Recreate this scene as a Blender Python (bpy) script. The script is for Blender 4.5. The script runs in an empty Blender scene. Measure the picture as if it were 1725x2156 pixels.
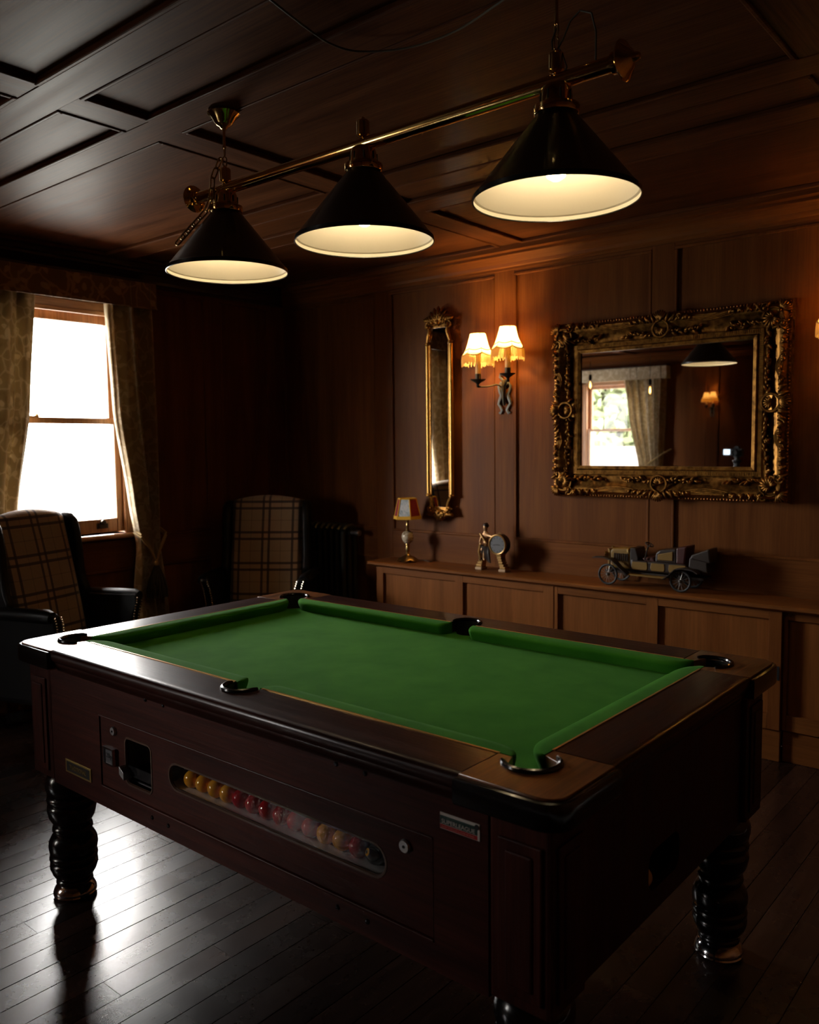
import bpy, bmesh, math, random
from mathutils import Vector, Matrix
random.seed(7)
PI = math.pi
sc = bpy.context.scene
C = sc.collection

# ------------------------------------------------------------------ camera
CAM = (1.7145, -1.8523, 1.4771); YAW, PITCH, ROLL = 2.26913, -0.07965, -0.01098
cd = bpy.data.cameras.new('camera'); cam = bpy.data.objects.new('camera', cd); C.objects.link(cam)
cd.sensor_fit = 'HORIZONTAL'; cd.sensor_width = 36.0; cd.lens = 36.0 * 1776.56 / 1725.0
cd.clip_start = 0.05; cd.clip_end = 200
_f = Vector((math.cos(PITCH) * math.cos(YAW), math.cos(PITCH) * math.sin(YAW), math.sin(PITCH)))
_r = _f.cross(Vector((0, 0, 1))).normalized(); _u = _r.cross(_f)
_r2 = _r * math.cos(ROLL) + _u * math.sin(ROLL); _u2 = -_r * math.sin(ROLL) + _u * math.cos(ROLL)
cam.matrix_world = Matrix(((_r2.x, _u2.x, -_f.x, CAM[0]), (_r2.y, _u2.y, -_f.y, CAM[1]), (_r2.z, _u2.z, -_f.z, CAM[2]), (0, 0, 0, 1)))
cd.dof.use_dof = True; cd.dof.focus_distance = 2.5; cd.dof.aperture_fstop = 5.0
sc.camera = cam

# ------------------------------------------------------------------ world (bright overcast sky), exposure
SKY = 54.0
w = bpy.data.worlds.new('overcast_sky'); sc.world = w; w.use_nodes = True
bg = w.node_tree.nodes['Background']; bg.inputs['Color'].default_value = (1.0, 0.98, 0.95, 1); bg.inputs['Strength'].default_value = SKY
# overcast dome above the horizon, light-toned land below it
_t = w.node_tree; _tc = _t.nodes.new('ShaderNodeTexCoord'); _sp = _t.nodes.new('ShaderNodeSeparateXYZ'); _rp = _t.nodes.new('ShaderNodeValToRGB')
_rp.color_ramp.elements[0].position = 0.48; _rp.color_ramp.elements[0].color = (0.30, 0.29, 0.26, 1); _rp.color_ramp.elements[1].position = 0.51; _rp.color_ramp.elements[1].color = (1.0, 0.98, 0.95, 1)
_ma = _t.nodes.new('ShaderNodeMath'); _ma.operation = 'MULTIPLY_ADD'; _ma.inputs[1].default_value = 0.5; _ma.inputs[2].default_value = 0.5
_t.links.new(_tc.outputs['Generated'], _sp.inputs[0]); _t.links.new(_sp.outputs[2], _ma.inputs[0]); _t.links.new(_ma.outputs[0], _rp.inputs[0]); _t.links.new(_rp.outputs[0], bg.inputs['Color'])
sc.view_settings.view_transform = 'Standard'; sc.view_settings.look = 'None'
sc.view_settings.exposure = 0.0; sc.view_settings.gamma = 1.0; sc.view_settings.use_curve_mapping = False
sc.cycles.use_denoising = True
sc.cycles.max_bounces = 8; sc.cycles.diffuse_bounces = 4; sc.cycles.glossy_bounces = 5
sc.cycles.use_adaptive_sampling = True; sc.cycles.adaptive_threshold = 0.06; sc.cycles.adaptive_min_samples = 16
sc.cycles.transparent_max_bounces = 12; sc.cycles.transmission_bounces = 6
sc.cycles.caustics_reflective = False; sc.cycles.caustics_refractive = False
sc.cycles.sample_clamp_indirect = 6.0

def portal(name, loc, rot, sx, sz):
    l = bpy.data.lights.new(name, 'AREA'); l.shape = 'RECTANGLE'; l.size = sx; l.size_y = sz; l.cycles.is_portal = True
    o = bpy.data.objects.new(name, l); C.objects.link(o); o.location = loc; o.rotation_euler = rot; return o
portal('sky_portal', (-3.19, 0.56, 1.64), (0, -PI / 2, 0), 1.44, 1.06)
portal('sky_portal', (-4.01, -2.11, 1.64), (-PI / 2, 0, 0), 0.62, 1.44)
portal('sky_portal', (-3.12, -4.09, 1.64), (PI / 2, 0, 0), 1.05, 1.34)

# ------------------------------------------------------------------ materials
MATS = {}
def pm(name, col=(0.5, 0.5, 0.5), rough=0.5, metal=0.0, **kw):
    m = bpy.data.materials.new(name); m.use_nodes = True; MATS[name] = m
    b = m.node_tree.nodes['Principled BSDF']
    b.inputs['Base Color'].default_value = (*col, 1); b.inputs['Roughness'].default_value = rough; b.inputs['Metallic'].default_value = metal
    for k, v in kw.items():
        b.inputs[k.replace('_', ' ')].default_value = v
    return m
def nn(m, t, **kw):
    n = m.node_tree.nodes.new(t)
    for k, v in kw.items(): setattr(n, k, v)
    return n
def lk(m, a, b): m.node_tree.links.new(a, b)
def ramp(m, fac, stops):
    r = nn(m, 'ShaderNodeValToRGB'); e = r.color_ramp.elements
    while len(e) < len(stops): e.new(0.5)
    for i, (p, c) in enumerate(stops):
        e[i].position = p; e[i].color = (*c, 1) if len(c) == 3 else c
    lk(m, fac, r.inputs[0]); return r.outputs[0]
def coords(m, scale, rnd=True):
    tc = nn(m, 'ShaderNodeTexCoord'); mp = nn(m, 'ShaderNodeMapping'); mp.inputs['Scale'].default_value = scale
    lk(m, tc.outputs['Object'], mp.inputs['Vector'])
    if rnd:
        oi = nn(m, 'ShaderNodeObjectInfo'); mu = nn(m, 'ShaderNodeMath', operation='MULTIPLY'); mu.inputs[1].default_value = 37.0
        lk(m, oi.outputs['Random'], mu.inputs[0])
        cb = nn(m, 'ShaderNodeCombineXYZ')
        for i in range(3): lk(m, mu.outputs[0], cb.inputs[i])
        lk(m, cb.outputs[0], mp.inputs['Location'])
    return mp.outputs[0]
def noise(m, vec, scale=5, detail=4, rough=0.55, dist=0.0):
    n = nn(m, 'ShaderNodeTexNoise'); n.inputs['Scale'].default_value = scale; n.inputs['Detail'].default_value = detail
    n.inputs['Roughness'].default_value = rough; n.inputs['Distortion'].default_value = dist
    if vec is not None: lk(m, vec, n.inputs['Vector'])
    return n.outputs[0]
def mix(m, fac, a, b, mode='MIX'):
    x = nn(m, 'ShaderNodeMix', data_type='RGBA', blend_type=mode)
    for s, v in ((0, fac), (6, a), (7, b)):
        if hasattr(v, 'is_output') or hasattr(v, 'links'): lk(m, v, x.inputs[s])
        elif s == 0: x.inputs[0].default_value = v
        else: x.inputs[s].default_value = (*v, 1)
    return x.outputs[2]
def mth(m, op, a, b=None, c=None):
    x = nn(m, 'ShaderNodeMath', operation=op)
    for i, v in enumerate((a, b, c)):
        if v is None: continue
        if isinstance(v, (int, float)): x.inputs[i].default_value = v
        else: lk(m, v, x.inputs[i])
    return x.outputs[0]
def bump(m, h, strength=0.2, dist=0.002):
    b = nn(m, 'ShaderNodeBump'); b.inputs['Strength'].default_value = strength; b.inputs['Distance'].default_value = dist
    lk(m, h, b.inputs['Height']); lk(m, b.outputs[0], m.node_tree.nodes['Principled BSDF'].inputs['Normal'])
def wood(name, dark, light, axis='z', rough=0.4, coat=0.0, fig=1.0, var=0.25, bmp=0.15, crough=0.15, spec=0.5, pore=0.8):
    m = pm(name, light, rough); b = m.node_tree.nodes['Principled BSDF']
    i = 'xyz'.index(axis); s = [14.0 * fig] * 3; s[i] = 1.1 * fig; f = [150.0] * 3; f[i] = 4.0
    n1 = noise(m, coords(m, s), 1.0, 5, 0.6, 0.8); n2 = noise(m, coords(m, f), 1.0, 3, 0.6)
    col = ramp(m, n1, [(0.28, dark), (0.72, light)])
    pores = ramp(m, n2, [(0.35, (0.55, 0.5, 0.48)), (0.6, (1, 1, 1))])
    col = mix(m, pore, col, pores, 'MULTIPLY')
    oi = nn(m, 'ShaderNodeObjectInfo'); v = mth(m, 'MULTIPLY_ADD', oi.outputs['Random'], 2 * var, 1 - var)
    cb = nn(m, 'ShaderNodeCombineColor')
    for k in range(3): lk(m, v, cb.inputs[k])
    col = mix(m, 1.0, col, cb.outputs[0], 'MULTIPLY')
    lk(m, col, b.inputs['Base Color'])
    rr = mth(m, 'MULTIPLY_ADD', n1, 0.18, rough - 0.09); lk(m, rr, b.inputs['Roughness'])
    bump(m, n2, bmp, 0.0006)
    b.inputs['Specular IOR Level'].default_value = spec; b.inputs['Coat Weight'].default_value = coat; b.inputs['Coat Roughness'].default_value = crough
    return m
for ax in 'xyz':
    wood('panel_wood_' + ax, (0.115, 0.034, 0.0075), (0.215, 0.073, 0.016), ax, 0.5, 0.0, 0.5, 0.06, 0.08, spec=0.10, pore=0.35)
    wood('cabinet_wood_' + ax, (0.165, 0.052, 0.012), (0.29, 0.102, 0.024), ax, 0.45, 0.0, 0.5, 0.1, 0.08, spec=0.15, pore=0.35)
    wood('mahogany_' + ax, (0.022, 0.0055, 0.0035), (0.052, 0.013, 0.008), ax, 0.36, 0.28, 1.0, 0.05, 0.9, 0.2, spec=0.15)
    wood('table_side_' + ax, (0.034, 0.0075, 0.005), (0.088, 0.020, 0.012), ax, 0.42, 0.0, 1.0, 0.05, 0.9, spec=0.16)
    wood('ceiling_wood_' + ax, (0.085, 0.028, 0.010), (0.17, 0.06, 0.021), ax, 0.46, 0.0, 0.7, 0.1, 0.15, 0.3, spec=0.06)
    wood('window_wood_' + ax, (0.36, 0.17, 0.075), (0.56, 0.29, 0.13), ax, 0.4, 0.2, 0.7, 0.05)
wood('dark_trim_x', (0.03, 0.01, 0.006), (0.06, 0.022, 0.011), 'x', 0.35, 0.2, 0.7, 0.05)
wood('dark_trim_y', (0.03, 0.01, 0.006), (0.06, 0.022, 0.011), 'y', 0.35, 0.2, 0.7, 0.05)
wood('corner_veneer', (0.055, 0.016, 0.004), (0.30, 0.105, 0.020), 'y', 0.36, 0.3, 1.2, 0.05, 0.3, 0.25, spec=0.3)
wood('slot_trim_wood', (0.05, 0.02, 0.01), (0.11, 0.05, 0.02), 'x', 0.4, 0.1, 1, 0.05)
# floor boards: worn varnish, scuffs, small bumps
m = wood('floor_wood', (0.020, 0.009, 0.006), (0.062, 0.030, 0.020), 'y', 0.36, 0.0, 0.8, 0.45, 0.4)
b = m.node_tree.nodes['Principled BSDF']
nA = noise(m, coords(m, (3, 3, 3), False), 1.0, 6, 0.65); nB = noise(m, coords(m, (55, 55, 55), False), 1.0, 4, 0.7)
lk(m, mth(m, 'MULTIPLY_ADD', nA, 0.24, 0.15), b.inputs['Roughness'])
for l in list(m.node_tree.links):
    if l.to_socket == b.inputs['Normal']: m.node_tree.links.remove(l)
bump(m, mth(m, 'ADD', nB, mth(m, 'MULTIPLY', noise(m, coords(m, (160, 8, 160)), 1.0, 3, 0.6), 0.7)), 0.10, 0.0006)
b.inputs['Specular IOR Level'].default_value = 0.9
# cloth
m = pm('green_baize', (0.03, 0.16, 0.03), 0.95); b = m.node_tree.nodes['Principled BSDF']
n1 = noise(m, coords(m, (1, 1, 1), False), 900, 2, 0.7); n2 = noise(m, coords(m, (1, 1, 1), False), 6, 4, 0.6)
lk(m, mix(m, 0.5, ramp(m, n2, [(0.3, (0.037, 0.185, 0.014)), (0.7, (0.060, 0.245, 0.022))]), ramp(m, n1, [(0.35, (0.7, 0.7, 0.7)), (0.65, (1, 1, 1))]), 'MULTIPLY'), b.inputs['Base Color'])
b.inputs['Sheen Weight'].default_value = 0.06; b.inputs['Sheen Roughness'].default_value = 0.35; b.inputs['Sheen Tint'].default_value = (0.6, 1.0, 0.5, 1); b.inputs['Specular IOR Level'].default_value = 0.04
bump(m, n1, 0.25, 0.0006)
pm('inlay_gold', (0.75, 0.42, 0.12), 0.3, 0.6)
pm('black_plastic', (0.008, 0.008, 0.009), 0.25)
pm('black_gloss', (0.005, 0.004, 0.004), 0.2, 0, Coat_Weight=0.15, Coat_Roughness=0.08)
pm('dark_void', (0.004, 0.004, 0.004), 0.9)
pm('chrome', (0.72, 0.72, 0.74), 0.12, 1.0)
pm('dull_metal', (0.42, 0.42, 0.42), 0.38, 1.0)
pm('tray_metal', (0.72, 0.72, 0.68), 0.5, 0.1)
m = pm('brass', (0.78, 0.53, 0.20), 0.10, 1.0)
pm('brass_aged', (0.50, 0.34, 0.13), 0.28, 1.0)
pm('bronze_dark', (0.055, 0.045, 0.03), 0.45, 0.7)
m = pm('gilt', (0.52, 0.30, 0.085), 0.38, 0.9); b = m.node_tree.nodes['Principled BSDF']
n1 = noise(m, coords(m, (1, 1, 1)), 38, 5, 0.6)
lk(m, ramp(m, n1, [(0.3, (0.085, 0.034, 0.008)), (0.64, (0.40, 0.185, 0.038))]), b.inputs['Base Color']); lk(m, mth(m, 'MULTIPLY_ADD', n1, 0.3, 0.22), b.inputs['Roughness']); bump(m, n1, 0.3, 0.002)
m = pm('gilt_red', (0.28, 0.10, 0.028), 0.36, 0.85)
pm('gilt_bright', (0.55, 0.30, 0.075), 0.3, 0.95)
pm('mirror', (0.86, 0.86, 0.86), 0.015, 1.0)
# thin glass
def thin_glass(name, refl=0.07, rough=0.02, tint=(1, 1, 1)):
    m = bpy.data.materials.new(name); m.use_nodes = True; MATS[name] = m; nt = m.node_tree; nt.nodes.remove(nt.nodes['Principled BSDF'])
    t = nn(m, 'ShaderNodeBsdfTransparent'); t.inputs[0].default_value = (*tint, 1); g = nn(m, 'ShaderNodeBsdfGlossy'); g.inputs['Roughness'].default_value = rough
    lw = nn(m, 'ShaderNodeLayerWeight'); f = mth(m, 'MULTIPLY_ADD', mth(m, 'POWER', lw.outputs['Facing'], 5.0), 0.9 - refl, refl)
    x = nn(m, 'ShaderNodeMixShader'); lk(m, f, x.inputs[0]); lk(m, t.outputs[0], x.inputs[1]); lk(m, g.outputs[0], x.inputs[2])
    lk(m, x.outputs[0], nt.nodes['Material Output'].inputs[0]); return m
thin_glass('pane_glass'); thin_glass('tray_glass', 0.02, 0.01, (0.95, 0.95, 0.95)); thin_glass('bulb_glass', 0.06, 0.02)
# lamps
pm('shade_black', (0.006, 0.007, 0.006), 0.28, 0, Coat_Weight=0.3)
pm('shade_cream', (0.86, 0.80, 0.66), 0.55)
def emis(name, col, s):
    m = pm(name, (0, 0, 0), 0.5); b = m.node_tree.nodes['Principled BSDF']
    b.inputs['Emission Color'].default_value = (*col, 1); b.inputs['Emission Strength'].default_value = s; return m
emis('bulb_warm', (1.0, 0.77, 0.47), 36.0)
emis('bulb_sconce', (1.0, 0.58, 0.19), 800.0)
emis('bulb_sconce_dim', (1.0, 0.56, 0.17), 210.0)
emis('filament', (1.0, 0.50, 0.12), 14.0)
emis('screen_lit', (0.75, 0.88, 1.0), 2.2)
def fabric_translucent(name, col, tr=0.5, rough=0.9):
    m = pm(name, col, rough); nt = m.node_tree; b = nt.nodes['Principled BSDF']
    t = nn(m, 'ShaderNodeBsdfTranslucent'); t.inputs[0].default_value = (*col, 1)
    x = nn(m, 'ShaderNodeMixShader'); x.inputs[0].default_value = tr
    lk(m, b.outputs[0], x.inputs[1]); lk(m, t.outputs[0], x.inputs[2]); lk(m, x.outputs[0], nt.nodes['Material Output'].inputs[0]); return m, b, t
fabric_translucent('sconce_shade', (0.84, 0.66, 0.38), 0.5)
fabric_translucent('sconce_fringe', (0.92, 0.74, 0.36), 0.6)
pm('sconce_braid', (0.42, 0.2, 0.04), 0.8)
pm('candle_cream', (0.75, 0.55, 0.25), 0.6)
pm('iron_grey', (0.10, 0.10, 0.09), 0.45, 0.4)
# damask
def damask(name, base, pat, tr):
    m, b, t = fabric_translucent(name, base, tr, 0.75)
    v = coords(m, (1, 1, 1), False)
    dn = nn(m, 'ShaderNodeTexNoise'); dn.inputs['Scale'].default_value = 9.0; lk(m, v, dn.inputs['Vector'])
    vm = nn(m, 'ShaderNodeVectorMath', operation='MULTIPLY_ADD'); lk(m, dn.outputs[1], vm.inputs[0]); vm.inputs[1].default_value = (0.09, 0.09, 0.09); lk(m, v, vm.inputs[2])
    vo = nn(m, 'ShaderNodeTexVoronoi'); vo.inputs['Scale'].default_value = 15.0; lk(m, vm.outputs[0], vo.inputs['Vector'])
    v2 = nn(m, 'ShaderNodeTexVoronoi', feature='DISTANCE_TO_EDGE'); v2.inputs['Scale'].default_value = 9.0; lk(m, vm.outputs[0], v2.inputs['Vector'])
    leaf = ramp(m, vo.outputs['Distance'], [(0.30, (1, 1, 1)), (0.36, (0, 0, 0))])
    vein = ramp(m, v2.outputs['Distance'], [(0.03, (1, 1, 1)), (0.06, (0, 0, 0))])
    fac = mth(m, 'MAXIMUM', leaf, mth(m, 'MULTIPLY', vein, 0.8))
    col = mix(m, fac, base, pat); lk(m, col, b.inputs['Base Color']); lk(m, col, t.inputs[0])
    b.inputs['Sheen Weight'].default_value = 0.3
    return m
damask('damask_gold', (0.43, 0.33, 0.185), (0.62, 0.51, 0.34), 0.14)
damask('damask_pelmet', (0.24, 0.145, 0.09), (0.52, 0.37, 0.24), 0.0)
damask('damask_pale', (0.62, 0.52, 0.35), (0.82, 0.74, 0.58), 0.15)
pm('rope_gold', (0.42, 0.30, 0.12), 0.8)
pm('tassel_brown', (0.06, 0.045, 0.03), 0.9)
# leather and plaid
pm('black_leather', (0.005, 0.0045, 0.0045), 0.4, 0, Specular_IOR_Level=0.25)
def plaid(name, cx, cz):
    m = pm(name, (0.3, 0.22, 0.13), 0.9); b = m.node_tree.nodes['Principled BSDF']
    tc = nn(m, 'ShaderNodeTexCoord'); sp = nn(m, 'ShaderNodeSeparateXYZ'); lk(m, tc.outputs['Object'], sp.inputs[0])
    def line(c, P, off, hw):
        t = mth(m, 'FRACT', mth(m, 'MULTIPLY_ADD', c, 1 / P, off + 20.0)); d = mth(m, 'ABSOLUTE', mth(m, 'SUBTRACT', t, 0.5))
        return mth(m, 'SMOOTHSTEP' if False else 'LESS_THAN', d, hw / P)
    X, Z = sp.outputs[0], sp.outputs[2]; P = 0.198
    dk = None
    for c, off in ((X, cx), (Z, cz)):
        a = mth(m, 'MAXIMUM', line(c, P, off + 0.108, 0.0080), line(c, P, off - 0.108, 0.0080))
        thin = mth(m, 'MULTIPLY', line(c, P, off + 0.5, 0.0018), 0.55)
        a = mth(m, 'MULTIPLY', mth(m, 'MAXIMUM', a, thin), 0.84)
        band = mth(m, 'MULTIPLY', line(c, P, off, 0.035), 0.28)
        dk = (a, band) if dk is None else (mth(m, 'MINIMUM', mth(m, 'ADD', dk[0], a), 0.95), mth(m, 'ADD', dk[1], band))
    wv = noise(m, coords(m, (1, 1, 1), False), 700, 2, 0.6)
    base = mix(m, dk[1], (0.40, 0.285, 0.165), (0.58, 0.36, 0.22))
    col = mix(m, dk[0], base, (0.030, 0.022, 0.024))
    col = mix(m, 0.35, col, ramp(m, wv, [(0.3, (0.6, 0.6, 0.6)), (0.7, (1, 1, 1))]), 'MULTIPLY')
    lk(m, col, b.inputs['Base Color']); bump(m, wv, 0.3, 0.001); b.inputs['Sheen Weight'].default_value = 0.3
plaid('plaid_wool', 0.5 + 0.5 * 0.0, 0.0)
pm('nail_brass', (0.7, 0.6, 0.42), 0.25, 1.0)
pm('cast_iron', (0.030, 0.030, 0.022), 0.4, 0.2)
# balls
for n_, c_ in (('ball_yellow', (0.85, 0.36, 0.02)), ('ball_red', (0.5, 0.015, 0.02)), ('ball_black', (0.008, 0.008, 0.01)), ('ball_white', (0.75, 0.68, 0.52))):
    pm(n_, c_, 0.08, 0, Coat_Weight=0.5, Coat_Roughness=0.03)
pm('print_white', (0.75, 0.70, 0.62), 0.5); pm('print_green', (0.01, 0.045, 0.035), 0.4); pm('print_red', (0.45, 0.015, 0.015), 0.4); pm('print_pink', (0.8, 0.32, 0.25), 0.5)
pm('print_black', (0.01, 0.01, 0.01), 0.4); pm('plaque_gold', (0.42, 0.29, 0.09), 0.35, 0.8); pm('coin_box_grey', (0.14, 0.13, 0.105), 0.5); pm('plaque_grey', (0.10, 0.10, 0.105), 0.35)
# ornaments
m = pm('onyx', (0.6, 0.52, 0.4), 0.2); b = m.node_tree.nodes['Principled BSDF']
nx = noise(m, coords(m, (1, 1, 3), False), 22, 5, 0.6, 1.5); lk(m, ramp(m, nx, [(0.35, (0.16, 0.085, 0.03)), (0.48, (0.55, 0.44, 0.3)), (0.7, (0.75, 0.68, 0.55))]), b.inputs['Base Color'])
pm('lamp_yellow', (0.62, 0.33, 0.02), 0.85); pm('lamp_red', (0.20, 0.006, 0.012), 0.85)
m = pm('lamp_picture', (0.5, 0.5, 0.5), 0.7); b = m.node_tree.nodes['Principled BSDF']
lk(m, ramp(m, noise(m, coords(m, (1, 1, 1), False), 34, 5, 0.65, 1.0), [(0.32, (0.10, 0.15, 0.18)), (0.5, (0.42, 0.47, 0.5)), (0.7, (0.62, 0.58, 0.55))]), b.inputs['Base Color'])
pm('clock_gold', (0.55, 0.33, 0.12), 0.3, 0.85); pm('clock_stone', (0.45, 0.30, 0.17), 0.6, 0.2); pm('clock_dark', (0.025, 0.015, 0.012), 0.35); pm('skin_gold', (0.50, 0.28, 0.13), 0.35, 0.6)
pm('dial_silver', (0.15, 0.15, 0.155), 0.6, 0.0, Specular_IOR_Level=0.2)
pm('car_yellow', (0.21, 0.115, 0.014), 0.5); pm('car_dark', (0.022, 0.012, 0.008), 0.45); pm('car_red', (0.055, 0.007, 0.006), 0.5); pm('tyre_rubber', (0.02, 0.022, 0.024), 0.6); pm('spoke_steel', (0.25, 0.24, 0.22), 0.4, 0.7)
pm('cable_grey', (0.10, 0.085, 0.06), 0.6); pm('cable_brown', (0.06, 0.05, 0.03), 0.6)
pm('camera_black', (0.02, 0.022, 0.024), 0.35); pm('shelf_pale', (0.45, 0.38, 0.28), 0.6)
# outside
pm('leaf_green', (0.10, 0.125, 0.055), 0.7); pm('leaf_pale', (0.34, 0.35, 0.27), 0.7); pm('bark', (0.05, 0.035, 0.02), 0.9); pm('fence_wood', (0.14, 0.125, 0.11), 0.9)

# ------------------------------------------------------------------ mesh helpers
def M(n): return MATS[n]
class MB:
    def __init__(s): s.bm = bmesh.new()
    def box(s, x0, x1, y0, y1, z0, z1):
        v = [s.bm.verts.new((x, y, z)) for x in (x0, x1) for y in (y0, y1) for z in (z0, z1)]
        for q in ((0, 1, 3, 2), (4, 6, 7, 5), (0, 4, 5, 1), (2, 3, 7, 6), (0, 2, 6, 4), (1, 5, 7, 3)): s.bm.faces.new([v[i] for i in q])
        return s
    def prism(s, poly, axis, a0, a1):
        def P(u, v, a): return {'x': (a, u, v), 'y': (u, a, v), 'z': (u, v, a)}[axis]
        A = [s.bm.verts.new(P(u, v, a0)) for u, v in poly]; B = [s.bm.verts.new(P(u, v, a1)) for u, v in poly]
        n = len(poly); s.bm.faces.new(A); s.bm.faces.new(B[::-1])
        for i in range(n): s.bm.faces.new((A[i], B[i], B[(i + 1) % n], A[(i + 1) % n]))
        return s
    def lathe(s, prof, seg=24, c=(0, 0, 0), axis='z', cap=True):
        def P(r, h, t):
            a, b = r * math.cos(t), r * math.sin(t)
            d = {'z': (a, b, h), 'x': (h, a, b), 'y': (a, h, b)}[axis]; return (c[0] + d[0], c[1] + d[1], c[2] + d[2])
        R = [[s.bm.verts.new(P(r, h, 2 * PI * k / seg)) for k in range(seg)] for r, h in prof]
        for a, b in zip(R, R[1:]):
            for k in range(seg): s.bm.faces.new((a[k], a[(k + 1) % seg], b[(k + 1) % seg], b[k]))
        if cap:
            if prof[0][0] > 1e-5: s.bm.faces.new(R[0][::-1])
            if prof[-1][0] > 1e-5: s.bm.faces.new(R[-1])
        return s
    def sphere(s, c, r, seg=16, rings=10, sc=(1, 1, 1)):
        m4 = Matrix.Translation(c) @ Matrix.Diagonal((sc[0], sc[1], sc[2], 1)); bmesh.ops.create_uvsphere(s.bm, u_segments=seg, v_segments=rings, radius=r, matrix=m4); return s
    def tube(s, pts, r, seg=8, cap=True, closed=False, flat=1.0):
        pts = [Vector(p) for p in pts]; n = len(pts); rr = r if hasattr(r, '__len__') else [r] * n
        rings = []; up = None
        for i, p in enumerate(pts):
            if closed: t = pts[(i + 1) % n] - pts[i - 1]
            else: t = pts[min(i + 1, n - 1)] - pts[max(i - 1, 0)]
            t = t.normalized() if t.length > 1e-9 else Vector((0, 0, 1))
            if up is None: up = Vector((0, 0, 1)) if abs(t.z) < 0.9 else Vector((1, 0, 0))
            a = (up - t * up.dot(t)); a = a.normalized() if a.length > 1e-6 else t.orthogonal().normalized(); b2 = t.cross(a); up = a
            rings.append([s.bm.verts.new(p + a * (rr[i] * math.cos(2 * PI * k / seg)) + b2 * (rr[i] * flat * math.sin(2 * PI * k / seg))) for k in range(seg)])
        for i in range(n if closed else n - 1):
            A, B = rings[i], rings[(i + 1) % n]
            for k in range(seg): s.bm.faces.new((A[k], A[(k + 1) % seg], B[(k + 1) % seg], B[k]))
        if cap and not closed: s.bm.faces.new(rings[0][::-1]); s.bm.faces.new(rings[-1])
        return s
    def grid(s, f, nu, nv, closed_u=False):
        V = [[s.bm.verts.new(f(i / nu, j / nv)) for j in range(nv + 1)] for i in range(nu if closed_u else nu + 1)]
        L = len(V)
        for i in range(nu):
            for j in range(nv): s.bm.faces.new((V[i][j], V[(i + 1) % L][j], V[(i + 1) % L][j + 1], V[i][j + 1]))
        return s
    def xf(s, mat): bmesh.ops.transform(s.bm, matrix=mat, verts=s.bm.verts); return s
    def out(s, name, mat, parent=None, smooth=False, bevel=0, solid=0, seg=2, angle=35, recalc=True):
        if recalc: bmesh.ops.recalc_face_normals(s.bm, faces=s.bm.faces)
        me = bpy.data.meshes.new(name); s.bm.to_mesh(me); s.bm.free()
        return mkobj(name, me, mat, parent, smooth, bevel, solid, seg, angle)
def mkobj(name, me, mat, parent=None, smooth=False, bevel=0, solid=0, seg=2, angle=35):
    if mat: me.materials.append(M(mat))
    if smooth:
        for p in me.polygons: p.use_smooth = True
        if angle: me.set_sharp_from_angle(angle=math.radians(angle))
    o = bpy.data.objects.new(name, me); C.objects.link(o)
    if parent is not None:
        o.parent = parent
        if parent.type == 'EMPTY': o.location = -parent.location
    if solid: md = o.modifiers.new('solid', 'SOLIDIFY'); md.thickness = solid; md.offset = 0
    if bevel: md = o.modifiers.new('bevel', 'BEVEL'); md.width = bevel; md.segments = seg; md.limit_method = 'ANGLE'; md.angle_limit = math.radians(40); md.harden_normals = False
    return o
def plate(outlines, thick, bevel=0.0):
    """filled 2-D outlines (first outer, rest holes) -> mesh in XY, z in +-thick/2"""
    cu = bpy.data.curves.new('tmp', 'CURVE'); cu.dimensions = '2D'; cu.fill_mode = 'BOTH'; cu.extrude = thick / 2 - bevel; cu.bevel_depth = bevel; cu.bevel_resolution = 1
    for ol in outlines:
        sp = cu.splines.new('POLY'); sp.points.add(len(ol) - 1); sp.use_cyclic_u = True
        for i, (x, y) in enumerate(ol): sp.points[i].co = (x, y, 0, 1)
    o = bpy.data.objects.new('tmp', cu); C.objects.link(o)
    dg = bpy.context.evaluated_depsgraph_get(); me = bpy.data.meshes.new_from_object(o.evaluated_get(dg)); bpy.data.objects.remove(o); bpy.data.curves.remove(cu)
    return me
def textmesh(txt, size, ext=0.0003):
    cu = bpy.data.curves.new('tmp', 'FONT'); cu.body = txt; cu.size = size; cu.extrude = ext; cu.align_x = 'CENTER'; cu.align_y = 'CENTER'
    o = bpy.data.objects.new('tmp', cu); C.objects.link(o)
    dg = bpy.context.evaluated_depsgraph_get(); me = bpy.data.meshes.new_from_object(o.evaluated_get(dg)); bpy.data.objects.remove(o); bpy.data.curves.remove(cu); return me
def fitw(me, width, height=None):
    xs = [v.co.x for v in me.vertices]; ys = [v.co.y for v in me.vertices]; k = width / (max(xs) - min(xs)); ky = k if height is None else height / (max(ys) - min(ys))
    for v in me.vertices: v.co.x *= k; v.co.y *= ky
    return me
def tag(o, label=None, cat=None, group=None, kind=None):
    if label: o['label'] = label
    if cat: o['category'] = cat
    if group: o['group'] = group
    if kind: o['kind'] = kind
    return o
def thing(name, loc, label, cat, group=None):
    o = bpy.data.objects.new(name, None); C.objects.link(o); o.location = loc; o.empty_display_size = 0.1
    return tag(o, label, cat, group)
def struct_root(name, label=None):
    o = bpy.data.objects.new(name, None); C.objects.link(o); o['kind'] = 'structure'
    if label: o['label'] = label
    return o
def place(me_obj, loc, rot=(0, 0, 0)): me_obj.location = Vector(me_obj.location) + Vector(loc); me_obj.rotation_euler = rot; return me_obj
def arc(cx, cy, r, a0, a1, n=12): return [(cx + r * math.cos(a0 + (a1 - a0) * i / n), cy + r * math.sin(a0 + (a1 - a0) * i / n)) for i in range(n + 1)]
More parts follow.
